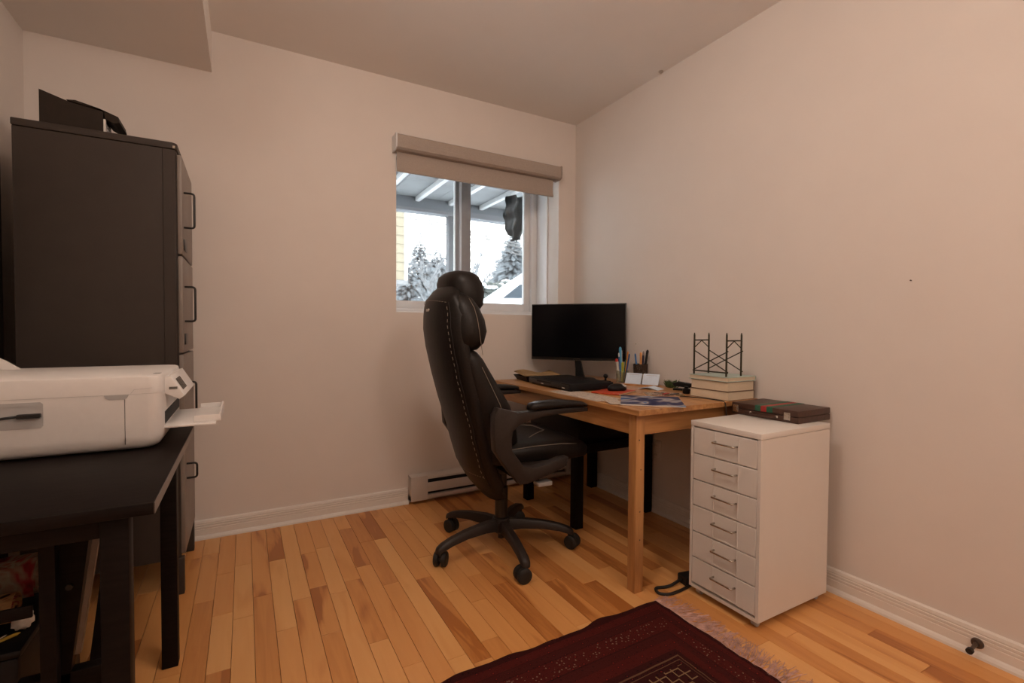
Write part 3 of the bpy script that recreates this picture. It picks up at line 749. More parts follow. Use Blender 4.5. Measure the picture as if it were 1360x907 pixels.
# front cushions
def cushion(name, tab, ex=2.8, n=32):
    bm = new(); loft(bm, [sup(n, ex, w, xb, xf, z, 0.0) for z, w, xb, xf in tab])
    return obj(name, bm, 'leather', ch, smooth=True)
cushion('lumbar_cushion', [(.47, .13, -.15, -.02), (.50, .20, -.185, .012), (.56, .228, -.20, .022), (.64, .236, -.225, .008), (.72, .238, -.245, -.022), (.80, .236, -.265, -.075), (.88, .232, -.285, -.128), (.93, .228, -.295, -.160), (.96, .215, -.30, -.185), (.975, .17, -.295, -.205)])
cushion('shoulder_cushion', [(.962, .15, -.30, -.215), (.972, .205, -.315, -.178), (1.0, .232, -.325, -.152), (1.05, .238, -.335, -.138), (1.10, .234, -.335, -.148), (1.15, .222, -.33, -.172), (1.19, .195, -.32, -.20), (1.215, .15, -.31, -.235), (1.225, .09, -.30, -.25)])
cu = cushion('headrest', [(1.13, .13, -.29, -.155), (1.17, .145, -.302, -.125), (1.225, .146, -.308, -.120), (1.265, .143, -.312, -.128), (1.295, .132, -.305, -.145), (1.314, .10, -.285, -.17), (1.322, .05, -.26, -.20)], 2.5)
for sgn in (-1, 1):
    obj('side_stitching', tube(new(), [(-.190, sgn*.215, .95), (-.205, sgn*.232, 1.0), (-.215, sgn*.2385, 1.05), (-.222, sgn*.234, 1.10), (-.232, sgn*.221, 1.15), (-.245, sgn*.193, 1.19)], .0011, 5), 'thread', shell)
    obj('side_stitching', tube(new(), [(-.09, sgn*.2375, .66), (-.12, sgn*.239, .74), (-.16, sgn*.237, .82), (-.20, sgn*.232, .90)], .0011, 5), 'thread', shell)
# arms: open loop, extruded profile
def arm(sgn):
    outer = [(-.075, .417), (-.138, .492), (-.188, .566), (-.194, .64), (-.193, .712), (-.176, .742), (-.139, .732), (-.085, .718), (-.02, .716), (.05, .720), (.104, .722), (.19, .722), (.258, .716)]
    inner = [(.258, .700), (.18, .699), (.10, .698), (.03, .692), (-.03, .682), (-.08, .664), (-.108, .642), (-.115, .61), (-.111, .56), (-.058, .492), (-.015, .480), (.04, .486), (.125, .506), (.160, .508), (.150, .470), (.06, .440), (-.04, .417)]
    bm = new(); y = sgn*.325
    prism(bm, outer+inner, y-.024, y+.024, 'y', .005)
    a_ = obj('armrest', bm, 'chair_plastic', ch, auto=40)
    bm = new(); loft(bm, [seat_ring(xx, w, zb, zt, 20, 2.6) for xx, w, zb, zt in ((-.028, .016, .720, .740), (-.018, .030, .720, .750), (.02, .036, .7215, .757), (.10, .038, .7225, .758), (.18, .037, .7235, .752), (.235, .032, .7215, .743), (.256, .022, .7185, .735))])
    p_ = obj('arm_pad', bm, 'leather', a_, smooth=True); p_.location = (0, y, 0)
    bm = new(); box(bm, -.03, .12, min(y-sgn*.11, y), max(y-sgn*.11, y), .452, .478, .004); obj('arm_bracket', bm, 'chair_plastic', a_)
    bm = new(); tube(bm, [(-.11, y+sgn*.0235, .60), (-.11, y+sgn*.027, .60)], .0, 6) if False else None
    bm.free() if bm else None
for s in (-1, 1): arm(s)

# ---------------------------------------------------------------- white drawer unit
du = thing('drawer_unit', 'white metal drawer unit on casters beside the desk', 'drawer unit', (1.57, 1.035, 0))
UW, UD, UB, UT = .30, .43, .030, .70
bm = new(); box(bm, 0, UD, 0, .004, UB, UT-.022); box(bm, 0, UD, UW-.004, UW, UB, UT-.022); box(bm, UD-.004, UD, .004, UW-.004, UB, UT-.022); box(bm, .0, UD-.004, .004, UW-.004, UB, UB+.012)
box(bm, 0, .012, .004, .012, UB+.012, UT-.022); box(bm, 0, .012, UW-.012, UW-.004, UB+.012, UT-.022)
obj('body', bm, 'white_enamel', du)
bx('top', 'white_enamel', du, -.002, UD+.001, -.001, UW+.001, UT-.021, UT, .002)
dh = (UT-.026-UB-.018)/6
for i in range(6):
    zt = UT-.026-i*dh; zb = zt-dh+.0035
    d = bx('drawer', 'white_enamel', du, -.001, .30, .0135, UW-.0135, zb, zt, .0012, 1)
    zc = (zt+zb)/2 + .012; yc = UW*.46
    # card slot ridges either side of the pull and the bar handle
    bm = new()
    for yy in (yc-.052, yc+.052): box(bm, -.0032, -.001, yy-.001, yy+.001, zb+.004, zc+.036)
    box(bm, -.0028, -.001, yc-.052, yc+.052, zb+.004, zb+.006)
    obj('card_slot', bm, 'white_enamel', d)
    pts = rounded([(-.001, yc-.046, zc), (-.024, yc-.046, zc), (-.024, yc+.046, zc), (-.001, yc+.046, zc)], .006, 4)
    obj('handle', tube(new(), pts, .0036, 8), 'chrome', d, smooth=True)
for (px, py) in ((.03, .03), (.03, UW-.03), (UD-.03, .03), (UD-.03, UW-.03)):
    bm = new(); tube(bm, [(px, py-.010, .013), (px, py+.010, .013)], .013, 16); tube(bm, [(px, py, .013), (px, py, UB)], .005, 8)
    obj('caster', bm, 'grey_plastic', du, auto=40)

# brown case on it
bc = thing('game_case', 'flat brown case with green and red band lying on the white drawer unit', 'case', (1.862, 1.078, UT))
CW, CD = .29, .222
bm = new(); box(bm, 0, CD, 0, CW, 0, .0245, .003); obj('lower_half', bm, 'briefcase', bc, auto=40)
bm = new(); box(bm, 0, CD, 0, CW, .0255, .050, .003); up = obj('upper_half', bm, 'briefcase', bc, auto=40)
ys = .105
for k, mm in enumerate(('green', 'red', 'green')):
    bm = new(); y0 = ys + k*.025
    box(bm, -.0010, CD+.0010, y0, y0+.0248, .0285, .0508); obj('band', bm, mm, up)
for yy in (.030, .256):
    bm = new(); box(bm, -.004, 0, yy, yy+.026, .010, .040, .001); box(bm, -.006, -.004, yy+.004, yy+.022, .018, .034, .001); obj('clasp', bm, 'chrome', bc)
hp = rounded([(0, .085, .016), (-.014, .087, .014), (-.016, .10, .012), (-.016, .18, .012), (-.014, .193, .014), (0, .195, .016)], .008, 3)
obj('handle', tube(new(), hp, .0042, 8), 'briefcase', bc, smooth=True)
for yy in (.083, .197):
    bm = new(); bmesh.ops.create_icosphere(bm, subdivisions=2, radius=.006); obj('handle_ring', bm, 'chrome', bc, loc=(-.004, yy, .017))

# ---------------------------------------------------------------- things on the desk
Zt = DZ
mo = thing('monitor', 'large thin black computer monitor in the far corner of the desk', 'monitor', (1.858, 2.49, Zt), math.atan2(2.2436-2.7391, 2.0466-1.6692))
# local x runs along the screen (towards the camera side), local y points away from the viewer side
mw = .622; mh = .362; mz = .119
bm = new(); box(bm, -mw/2, mw/2, 0.0, .012, mz, mz+mh, .003); box(bm, -.2, .2, .012, .045, mz+.05, mz+.25, .012); obj('housing', bm, 'bezel', mo, auto=40)
sgnv = -1
bx('screen', 'monitor', mo, -mw/2+.006, mw/2-.006, -.0012, .0002, mz+.018, mz+mh-.006)
bx('silver_strip', 'chrome', mo, -mw/2, mw/2, -.0014, .001, mz-.002, mz+.0015)
bx('logo', 'chrome', mo, -.022, .022, -.0016, .0, mz+.006, mz+.011)
bm = new(); loft(bm, [[(sx*w+dx, yy, z) for sx, yy in ((-1, .008), (1, .008), (1, .028), (-1, .028))] for z, w, dx in ((.006, .030, .02), (.06, .022, .012), (.14, .018, .0), (.20, .018, 0))]); obj('stand_neck', bm, 'bezel', mo)
bm = new(); lathe(bm, [(0, 0), (.12, 0), (.12, .004), (.11, .008), (0, .009)], 32); o = obj('stand_base', bm, 'bezel', mo, auto=40); o.scale = (1, .72, 1); o.location = (.0, .015, 0)

# newspapers along the front edge
tag(bx('newspaper', 'newsprint', None, 1.352, 1.50, 1.66, 2.05, Zt+.0003, Zt+.0018), 'printed newspaper sheets under the mouse along the desk front edge', 'newspaper')
# black disc player / dock
dv = thing('disc_player', 'flat black disc player with small white logos on the desk', 'player', (1.545, 2.19, Zt), rad(-4))
bm = new(); box(bm, -.10, .17, -.225, .225, .006, .040, .003); obj('casing', bm, 'device', dv, auto=40)
bx('front_strip', 'bezel', dv, -.1025, -.1, -.220, .220, .010, .034, .0008)
bx('tray_door', 'device', dv, -.1035, -.1024, -.04, .12, .022, .032)
bx('logo', 'paper', dv, -.1034, -.1024, .045, .07, .013, .018); bx('logo', 'paper', dv, -.1034, -.1024, -.18, -.155, .013, .018)
for px in (-.08, .15):
    for py in (-.2, .2):
        bm = new(); lathe(bm, [(0, 0), (.012, 0), (.012, .006), (0, .006)], 12, (px, py, 0)); obj('foot', bm, 'rubber', dv)
# papers in a tray behind it
pt = thing('paper_tray', 'low black letter tray with papers beyond the disc player', 'tray', (1.60, 2.54, Zt), rad(-8))
bm = new(); loft(bm, [[(sx*.125*s, sy*.105*s, z) for sx, sy in ((-1, -1), (1, -1), (1, 1), (-1, 1))] for s, z in ((.85, 0), (1.0, .030), (.98, .031), (.84, .004))]); obj('tray_body', bm, 'device', pt)
bm = new()
g = [[bm.verts.new((-.125+.25*i/8, -.10+.2*j/4, .033+.010*sin(i*.8)*(.4+.2*j)+.004*j)) for j in range(5)] for i in range(9)]
fs = [bm.faces.new((g[i][j], g[i+1][j], g[i+1][j+1], g[i][j+1])) for i in range(8) for j in range(4)]
bmesh.ops.solidify(bm, geom=fs, thickness=.002)
tag(obj('paper_sheets', bm, 'manila', None, smooth=True, loc=(1.598, 2.54, Zt), rot=(0, 0, rad(-8))), 'curled tan paper sheets lying in the black tray', 'paper')
tag(bx('envelope', 'manila', None, 1.80, 1.94, 2.28, 2.36, Zt+.0003, Zt+.004), 'small tan envelope lying in front of the monitor foot', 'envelope')
# glasses-like small dark gadget behind player
gd = thing('webcam', 'small black gadget with cable behind the disc player', 'gadget', (1.865, 2.215, Zt))
bm = new(); box(bm, -.018, .018, -.03, .03, 0, .016, .004); obj('foot', bm, 'device', gd, auto=40)
bm = new(); tube(bm, [(0, 0, .016), (0, .0, .03)], .006, 8); bmesh.ops.create_icosphere(bm, subdivisions=2, radius=.014, matrix=Matrix.Translation((0, 0, .042))); obj('head', bm, 'device', gd, smooth=True)
# red mouse mat / booklet and mouse
bm = new(); box(bm, -.10, .10, -.075, .075, 0, .006, .001)
rb = tag(obj('red_booklet', bm, 'redbook', None, loc=(1.625, 1.865, Zt+.0020), rot=(0, 0, rad(24))), 'orange-red booklet used as a mouse mat', 'booklet')
bx('pages', 'pages', rb, -.101, .101, -.0762, -.0735, .0012, .0048)
ms = thing('computer_mouse', 'black and grey computer mouse on the red booklet', 'mouse', (1.648, 1.870, Zt+.0082), rad(170))
bm = new(); loft(bm, [sup(18, 2.4, w, -l, l*.95, z) for z, w, l in ((.0, .026, .046), (.006, .031, .053), (.014, .031, .053), (.024, .027, .046), (.031, .020, .034), (.035, .010, .018))])
obj('mouse_shell', bm, 'device', ms, smooth=True)
bm = new(); tube(bm, [(-.03, -.003, .026), (-.03, .003, .026)], .009, 12); obj('scroll_wheel', bm, 'grey_plastic', ms)
bm = new(); loft(bm, [sup(14, 2.4, w, -l-.004, -l*.2, z) for z, w, l in ((.018, .024, .05), (.027, .023, .043), (.033, .012, .03))]); obj('button_plate', bm, 'grey_plastic', ms, smooth=True)
# blue magazine
bm = new(); box(bm, -.13, .13, -.145, .145, 0, .005, .0008)
mg = tag(obj('magazine', bm, 'magazine', None, loc=(1.566, 1.553, Zt+.0006), rot=(0, 0, rad(-42))), 'dark blue glossy magazine at the near corner of the desk', 'magazine')
bx('page_edge', 'paper', mg, -.131, .129, -.1458, -.1445, .001, .004)
tag(obj('paper_sheet', box(new(), -.10, .10, -.03, .03, 0, .0010), 'newsprint', None, loc=(1.418, 1.64, Zt+.0019+.0003), rot=(0, 0, rad(62))), 'white sheet of paper sticking out beside the blue magazine', 'paper')
# leaflet and key bundle
tag(obj('leaflet', box(new(), -.09, .09, -.05, .05, 0, .0015), 'leaflet', None, loc=(1.80, 1.70, Zt+.0003), rot=(0, 0, rad(-35))), 'red and yellow printed leaflet in front of the book stack', 'leaflet')
kb = thing('key_bundle', 'bundle of keys with red tag in front of the book stack', 'keys', (1.79, 1.655, Zt+.002))
bm = new()
pts = [(.02*cos(2*pi*k/16), .02*sin(2*pi*k/16), .002) for k in range(17)]; tube(bm, pts, .0016, 6, cap=False); obj('ring', bm, 'chrome', kb)
for k, (aa, mm) in enumerate(((10, 'black_metal'), (70, 'chrome'), (130, 'bronze'), (200, 'red'))):
    o = obj('key' if mm != 'red' else 'tag', box(new(), .016, .072, -.008, .008, .0015+.003*k, .0042+.003*k, .001), mm, kb, rot=(0, 0, rad(aa)))
# book stack
bx0, by0 = 1.882, 1.405
def book(name, label, x0, x1, y0, y1, z0, z1, cover, ct=.0016, ins=.003):
    b = thing(name, label, 'book', (x0, y0, z0), 0, 'books stacked at the desk end')
    w, d_, hh = x1-x0, y1-y0, z1-z0
    bx('page_block', 'pages', b, ins, w-.002, ins, d_-ins, ct, hh-ct)
    bx('cover', cover, b, 0, w, 0, d_, 0, ct); bx('cover', cover, b, 0, w, 0, d_, hh-ct, hh)
    bx('spine', cover, b, w-.002, w+.001, 0, d_, ct, hh-ct)
    return b
book('book', 'thick book at the bottom of the stack on the desk', 1.882, 2.066, 1.402, 1.612, Zt, Zt+.040, 'bookedge', .0022, .0015)
book('book', 'thick book in the middle of the stack on the desk', 1.882, 2.066, 1.404, 1.606, Zt+.0402, Zt+.084, 'bookedge', .0022, .0015)
book('book', 'thin pale teal covered book on top of the stack on the desk', 1.877, 2.074, 1.400, 1.615, Zt+.0842, Zt+.106, 'teal', .003)
# scaffold model
BZ = Zt+.1062
sf = thing('scaffold_model', 'dark metal toy scaffolding frame standing on the book stack', 'model', (1.897, 1.425, BZ))
ax_, ay_, sh = .103, .178, .198
for i, yy in enumerate((0, ay_)):
    bm = new()
    for xx in (0, ax_): tube(bm, [(xx, yy, 0), (xx, yy, sh-.012), (xx, yy, sh)], [.0042, .0042, .0020], 8)
    tube(bm, [(0, yy, sh*.82), (ax_, yy, sh*.82)], .0032, 6)
    tube(bm, [(0, yy, sh*.64), (ax_/2, yy, sh*.81), (ax_, yy, sh*.64)], .0026, 6)
    obj('end_frame', bm, 'stickmetal', sf)
for xx in (0, ax_):
    for za, zb in ((.58, .10), (.10, .58)):
        obj('cross_brace', tube(new(), [(xx+.003, -.006, sh*za), (xx+.003, ay_+.006, sh*zb)], .0026, 6), 'stickmetal', sf)
obj('foot_rail', tube(new(), [(-.003, -.010, sh*.09), (-.003, ay_+.004, sh*.09)], .0032, 6), 'stickmetal', sf)

# pen cups
def cup(name, label, x, y, r, h, m):
    o = obj(name, lathe(new(), [(0, 0), (r*.9, 0), (r, h), (r-.003, h), (r*.9-.003, .004), (0, .004)], 24), m, None, auto=40, loc=(x, y, Zt))
    return tag(o, label, 'cup', 'pen cups')
c1 = (1.985, 2.205); c2 = (2.035, 2.105)
cup('pen_cup', 'clear plastic pen cup next to the monitor', c1[0], c1[1], .038, .072, 'clearplastic')
cup('pen_cup', 'dark patterned pen cup behind the small calendar', c2[0], c2[1], .042, .116, 'cupdark')
def pen(label, c, dx, dy, h, r, col, tip=None, lean=1.0, name='pen', cat='pen', base=.006):
    p = Vector((c[0]+dx*.35, c[1]+dy*.35, Zt+base)); q = Vector((c[0]+dx*lean, c[1]+dy*lean, Zt+h+.028))
    m_ = colmat('pen_'+label.split()[0]+str(int(h*1000)), col)
    o = thing(name, label, cat, tuple(p), 0, 'pens in the two cups')
    dvec = q-p
    obj('barrel', tube(new(), [(0, 0, 0), tuple(dvec*.86)], r, 8), m_, o, smooth=False)
    obj('cap', tube(new(), [tuple(dvec*.862), tuple(dvec*.96), tuple(dvec)], [r*1.08, r*1.05, r*.4], 8), colmat('cap_'+label.split()[0]+str(int(h*1000)), tip or col), o)
    return o
pen('light blue flat marker standing tallest in the clear cup', c1, -.010, .010, .185, .0075, (.10, .38, .62))
pen('red topped glue stick leaning at the left of the clear cup', c1, -.028, .022, .115, .0085, (.60, .56, .50), (.55, .04, .03))
pen('dark blue pen with white end in the clear cup', c1, -.022, .008, .150, .004, (.04, .12, .30), (.7, .7, .7))
pen('orange pencil leaning right in the clear cup', c1, .026, -.020, .160, .004, (.62, .24, .04))
pen('green pen at the right of the clear cup', c1, .024, -.006, .110, .0045, (.03, .22, .12))
pen('yellow green highlighter low in the clear cup', c1, -.012, -.016, .095, .0075, (.45, .45, .05))
pen('deep blue ballpoint leaning right in the clear cup', c1, .030, -.028, .145, .0045, (.03, .09, .25))
pen('white pen between the two pen cups', c1, .012, .022, .165, .004, (.6, .58, .55))
pen('blue pen at the left of the dark cup', c2, -.026, .018, .150, .005, (.05, .18, .42))
pen('orange marker in the middle of the dark cup', c2, -.006, -.008, .158, .0065, (.65, .30, .10))
pen('dark navy pen in the dark cup', c2, .010, -.014, .165, .006, (.03, .03, .06), (.25, .2, .18))
pen('black marker with rounded top in the dark cup', c2, .030, -.026, .172, .0075, (.012, .010, .010))
pen('brown pencil at the right of the dark cup', c2, .030, .004, .135, .004, (.20, .07, .04))
# tent calendar: two leaning cards on a wooden foot
cl_ = thing('desk_calendar', 'small two-card desk calendar leaning on a wooden foot', 'calendar', (1.955, 2.020, Zt), rad(-63))
for s in (-1, 1):
    bm = new(); box(bm, -.046, .046, -.001, .001, 0, .066); o = obj('card', bm, 'bluewhite', cl_, loc=(s*.050, .010, .008), rot=(rad(-28), 0, 0))
    bx('heading', 'grey_plastic', o, -.03, .03, -.0016, -.001, .056, .0575)
bm = new(); prism(bm, [(-.018, 0), (.062, 0), (.062, .004), (.012, .0075), (-.018, .0075)], -.10, .10, 'x'); obj('foot', bm, 'pine', cl_)
bm = new(); prism(bm, [(.058, .002), (.062, .002), (.043, .062), (.039, .062)], -.09, .09, 'x'); obj('prop', bm, 'paper', cl_)
# brochure, stapler, plant-like pad, charger
bm = new(); prism(bm, [(-.055, 0), (0, .012), (.055, 0), (.055, .0012), (0, .0135), (-.055, .0012)], -.04, .04, 'x'); tag(obj('brochure', bm, 'bluewhite', None, loc=(1.90, 1.885, Zt+.0003), rot=(0, 0, rad(20))), 'open pale brochure with grey pictures beside the calendar', 'brochure')
sp = thing('stapler', 'black desk stapler lying near the book stack', 'stapler', (2.02, 1.742, Zt), rad(118))
bm = new(); box(bm, -.075, .075, -.018, .018, 0, .010, .003); obj('base', bm, 'device', sp)
bm = new(); prism(bm, [(-.075, .012), (.07, .022), (.078, .036), (.05, .046), (-.06, .034), (-.078, .028)], -.016, .016, 'y', .003); obj('arm', bm, 'device', sp)
bx('hinge', 'chrome', sp, -.072, -.058, -.019, .019, .010, .024)
bm = new(); rr_ = random.Random(3)
for k in range(60):
    a = rr_.random()*2*pi; r = .03*rr_.random(); z = .008+.024*rr_.random()
    p = Vector((r*cos(a), r*sin(a), 0)); tube(bm, [p, p+Vector((.012*cos(a), .012*sin(a), z)), p+Vector((.02*cos(a), .02*sin(a), z+.012))], [.002, .0025, .0006], 5)
tag(obj('green_plant', bm, 'greenleaf', None, loc=(2.052, 1.885, Zt)), 'low green artificial moss plant behind the desk calendar', 'plant')
ad = tag(obj('ink_bottle', lathe(new(), [(0, 0), (.016, 0), (.018, .006), (.018, .022), (.010, .028), (.010, .036), (0, .037)], 18), 'device', None, auto=40, loc=(1.925, 1.672, Zt)), 'small black ink bottle beside the book stack', 'bottle')

# cable over the desk end and cable on the floor
def cable(name, label, pts, r=.003):
    return tag(obj(name, tube(new(), rounded(pts, .04, 5), r, 8), 'rubber', None, smooth=True), label, 'cable')
cable('charging_cable', 'thin black cable running over the near end of the desk', [(1.80, 1.60, Zt+.004), (1.84, 1.50, Zt+.005), (1.846, 1.42, Zt+.004), (1.850, 1.3915, Zt+.002), (1.853, 1.387, .68), (1.86, 1.385, .60), (1.90, 1.40, .52), (1.92, 1.43, .40), (1.86, 1.44, .30), (1.90, 1.45, .20)], .0022)
CORD = ([(1.579, 1.393, .018), (1.52, 1.392, .006), (1.460, 1.415, .006), (1.440, 1.375, .006), (1.475, 1.349, .006), (1.55, 1.349, .006), (1.66, 1.37, .006), (1.80, 1.40, .006)])
pb = thing('power_adapter', 'black power adapter block with looped cord on the floor beside the drawer unit', 'adapter', (1.625, 1.385, 0), rad(-10))
co = obj('cord', tube(new(), rounded([(Matrix.Rotation(rad(10), 3, 'Z') @ (Vector(p)-Vector((1.625, 1.385, 0)))) for p in CORD], .04, 5), .006, 8), 'rubber', pb, smooth=True)
bm = new(); box(bm, -.035, .035, -.028, .028, 0, .036, .005); obj('block', bm, 'rubber', pb, auto=40)
bm = new(); tube(bm, [(-.034, 0, .018), (-.046, 0, .018)], .006, 10); obj('strain_relief', bm, 'rubber', pb)
# wall outlet
ot = thing('wall_outlet', 'white wall outlet low on the right wall under the desk', 'outlet', (XR, 2.03, .363))
bx('plate', 'white_enamel', ot, -.006, 0, -.035, .035, -.057, .057, .002)
for s in (-1, 1):
    r_ = bx('receptacle', 'trim', ot, -.008, -.006, -.017, .017, s*.028-.014, s*.028+.014, .001)
    for yy in (-.007, .006): bx('slot', 'dark', r_, -.0083, -.008, yy, yy+.002, s*.028-.006, s*.028+.006)
# door stop on the right baseboard
ds = thing('door_stop', 'bronze door stop screwed to the right baseboard', 'door stop', (XR-.0155, .612, .045))
bm = new(); tube(bm, [(0, 0, 0), (-.006, 0, 0), (-.009, 0, 0)], [.017, .015, .009], 18); obj('mount', bm, 'bronze', ds, auto=40)
bm = new(); tube(bm, [(-.008, 0, 0), (-.018, 0, 0), (-.045, 0, -.004), (-.055, 0, -.005)], [.008, .006, .005, .008], 14); obj('stem', bm, 'bronze', ds, smooth=True)
bm = new(); tube(bm, [(-.054, 0, -.005), (-.066, 0, -.006)], .0095, 14); obj('bumper', bm, 'rubber', ds, auto=40)
# nails left in the right wall
for (y_, z_, l_) in ((2.205, .974, 'small nail in the right wall above the pen cups'), (.822, 1.243, 'small nail in the bare part of the right wall')):
    bm = new(); tube(bm, [(0, 0, 0), (-.008, 0, .001)], .0012, 8); tube(bm, [(-.008, 0, .001), (-.0095, 0, .001)], .0028, 10)
    tag(obj('wall_nail', bm, 'bronze', None, loc=(XR, y_, z_)), l_, 'nail', 'nails in the right wall')
bm = new(); lathe(bm, [(0, 0), (.014, 0), (.012, -.006), (.004, -.008), (.003, -.014), (0, -.015)], 14)
tag(obj('ceiling_hook', bm, 'blind', None, loc=(XR-.02, 2.02, ZC), auto=40), 'small plug in the ceiling edge above the desk', 'hook')

# ---------------------------------------------------------------- rug
rx0, ry0, rx1, ry1 = RUG
rcx, rcy = (rx0+rx1)/2, (ry0+ry1)/2
rg = thing('persian_rug', 'dark red hand-knotted rug with pale fringe on the floor', 'rug', (rcx, rcy, 0), rad(1.0))
hx, hy = (rx1-rx0)/2, (ry1-ry0)/2
bm = new(); NX, NY = 60, 40
def rugpt(i, j):
    u, v = i/NX*2-1, j/NY*2-1
    e = .006*sin(9*u+2)+.004*sin(23*u) if abs(v) == 1 else 0
    return (u*hx + (.003*sin(17*v) if abs(u) == 1 else 0), v*hy+e*(1 if v > 0 else -1))
top = [[bm.verts.new((*rugpt(i, j), .008 + .0012*sin(5*i)*cos(3*j) + .004*max(0, sin(i*.55))*(1 if j == NY else 0))) for j in range(NY+1)] for i in range(NX+1)]
for i in range(NX):
    for j in range(NY): bm.faces.new((top[i][j], top[i+1][j], top[i+1][j+1], top[i][j+1]))
bed = [e for e in bm.edges if e.is_boundary]
r = bmesh.ops.extrude_edge_only(bm, edges=bed)
for g_ in r['geom']:
    if isinstance(g_, bmesh.types.BMVert): g_.co.z = 0.0005
obj('pile', bm, 'rug', rg, smooth=False)
bm = new(); rr_ = random.Random(5)
for sgn in (1, -1):
    for k in range(420):
        yy = -hy + 2*hy*(k+rr_.random())/420
        L = .075+.045*rr_.random(); a = (rr_.random()-.5)*.7 + .35*sin(yy*14)
        p = [(sgn*(hx-.002), yy, .006)]
        for t in (.33, .66, 1.0):
            a += (rr_.random()-.5)*.5
            q = p[-1]; p.append((q[0]+sgn*L/3*cos(a), q[1]+L/3*sin(a), .0015+.004*rr_.random()*(1.2-t)))
        tube(bm, p, [.0016, .0014, .0012, .0008], 4)
fr = obj('fringe', bm, 'fringe', rg); fr['kind'] = 'stuff'

# ---------------------------------------------------------------- outside, seen through the window
g = struct('snowy_ground', box(new(), -30, 60, 3.26, 90, .70, .95), 'snow', 'snow covered yard outside the window')
dc = thing('porch_deck', 'grey porch deck roof with white joists outside the window', 'deck', (0, 0, 0))
JY = 4.9
for k in range(12):
    x0 = -1.2 + .50*k
    bx('deck_panel', 'deckgrey', dc, x0, x0+.497, 3.27, JY+.14, 2.43, 2.46)
for k in range(16):
    xx = 1.607 + .3655*(k-7)
    bx('joist', 'deckjoist', dc, xx-.045, xx+.0, 3.27, JY-.002, 2.385, 2.43, .002)
bx('outer_beam', 'deckbeam', dc, -1.2, 4.8, JY, JY+.14, 2.285, 2.43, .004)
post = bx('post', 'deckbeam', dc, 1.945, 2.02, JY+.02, JY+.12, .95, 2.285, .004)
bx('post', 'deckbeam', dc, -.95, -.85, JY+.02, JY+.12, .95, 2.285, .004)
bx('post', 'deckbeam', dc, 4.5, 4.6, JY+.02, JY+.12, .95, 2.285, .004)
# tarp hanging from the deck
bm = new(); n1, n2 = 14, 18
gv = []
for i in range(n1+1):
    col = []
    for j in range(n2+1):
        u, v = i/n1, j/n2
        zz_ = 2.384 - v*(.40+.08*u+.02*sin(6*u))
        xx = 2.262+.20*u + .012*sin(9*v+4*u)*v
        yy = 4.2 + .05*sin(11*u+3*v)+.02*sin(17*v+5*u)
        col.append(bm.verts.new((xx, yy, zz_)))
    gv.append(col)
fs = [bm.faces.new((gv[i][j], gv[i+1][j], gv[i+1][j+1], gv[i][j+1])) for i in range(n1) for j in range(n2)]
bmesh.ops.solidify(bm, geom=fs, thickness=.01)
tag(obj('hanging_tarp', bm, 'tarp', None, smooth=True), 'crumpled dark grey tarp hanging from the deck outside', 'tarp')
# neighbouring house
hs = thing('neighbour_house', 'cream clapboard house corner seen at the left of the window', 'house', (0, 9, 0))
bx('wall_core', 'siding', hs, -2.0, 2.68, .02, 4, 1.98, 5.0)
for k in range(18):
    z0 = 1.98+.168*k
    bm = new(); prism(bm, [(-.012, z0), (0.0, z0+.166), (.02, z0+.166), (.02, z0)], -2.0, 2.655, 'x'); obj('clapboard', bm, 'siding', hs)
bx('corner_board', 'deckjoist', hs, 2.655, 2.72, -.02, .10, 1.96, 5.0, .003)
bx('sill_board', 'deckgrey', hs, -2.0, 2.72, -.03, 4, 1.90, 1.975, .003)
bx('foundation', 'deckgrey', hs, -2.0, 2.3, .25, 4, .90, 1.90)
bm = new(); prism(bm, [(-.4, 5.0), (4.3, 5.0), (1.95, 6.6)], -2.3, 3.0, 'x'); obj('roof', bm, 'snow', hs)
# conifers
def conifer(label, x, y, z0, h, r, seed, dens=34):
    rn = random.Random(seed)
    t = thing('conifer_tree', label, 'tree', (x, y, z0), rn.random()*6, 'snowy trees across the yard')
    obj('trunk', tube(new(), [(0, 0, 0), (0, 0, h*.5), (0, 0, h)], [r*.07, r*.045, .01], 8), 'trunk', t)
    bm = new(); bs = new()
    for k in range(dens):
        f = k/(dens-1); z = h*(.10+.88*f); R = r*(1-f)**.8*(0.8+.35*rn.random())+.06
        nb_ = 13 if f < .8 else 7
        for q in range(nb_):
            a = 2*pi*q/nb_ + rn.random()*.7; L = R*(.7+.45*rn.random())
            dr = Vector((cos(a), sin(a), 0)); sd = Vector((-sin(a), cos(a), 0))
            for s, (tw, dz_) in enumerate(((1, -.22), (.55, -.10))):
                n_ = 6
                prev = None
                for i in range(n_+1):
                    u = i/n_; w = L*.26*tw*(1-u)**.7*(.6+.8*rn.random())+.01
                    c = dr*L*u + Vector((0, 0, z+dz_*L*u*u + .06*L*sin(u*3)))
                    cur = (bm.verts.new(c+sd*w+Vector((0, 0, -.05*L))), bm.verts.new(c+Vector((0, 0, .04*L))), bm.verts.new(c-sd*w+Vector((0, 0, -.05*L))))
                    if prev:
                        bm.faces.new((prev[0], prev[1], cur[1], cur[0])); bm.faces.new((prev[1], prev[2], cur[2], cur[1]))
                    prev = cur
            if rn.random() < .05:
                u0_ = .35+.4*rn.random(); c = dr*L*u0_+Vector((0, 0, z-.10*L*u0_+.05*L))
                mt_ = Matrix.Translation(c) @ Matrix.Rotation(a, 4, 'Z') @ Matrix.Diagonal((L*.26, L*.10, L*.045, 1))
                bmesh.ops.create_icosphere(bs, subdivisions=1, radius=1, matrix=mt_)
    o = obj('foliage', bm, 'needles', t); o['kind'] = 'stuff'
    o = obj('snow_clumps', bs, 'snow', t, smooth=True); o['kind'] = 'stuff'
conifer('snowy conifer just right of the cream house', 8.25, 25, .95, 5.6, 1.25, 1)
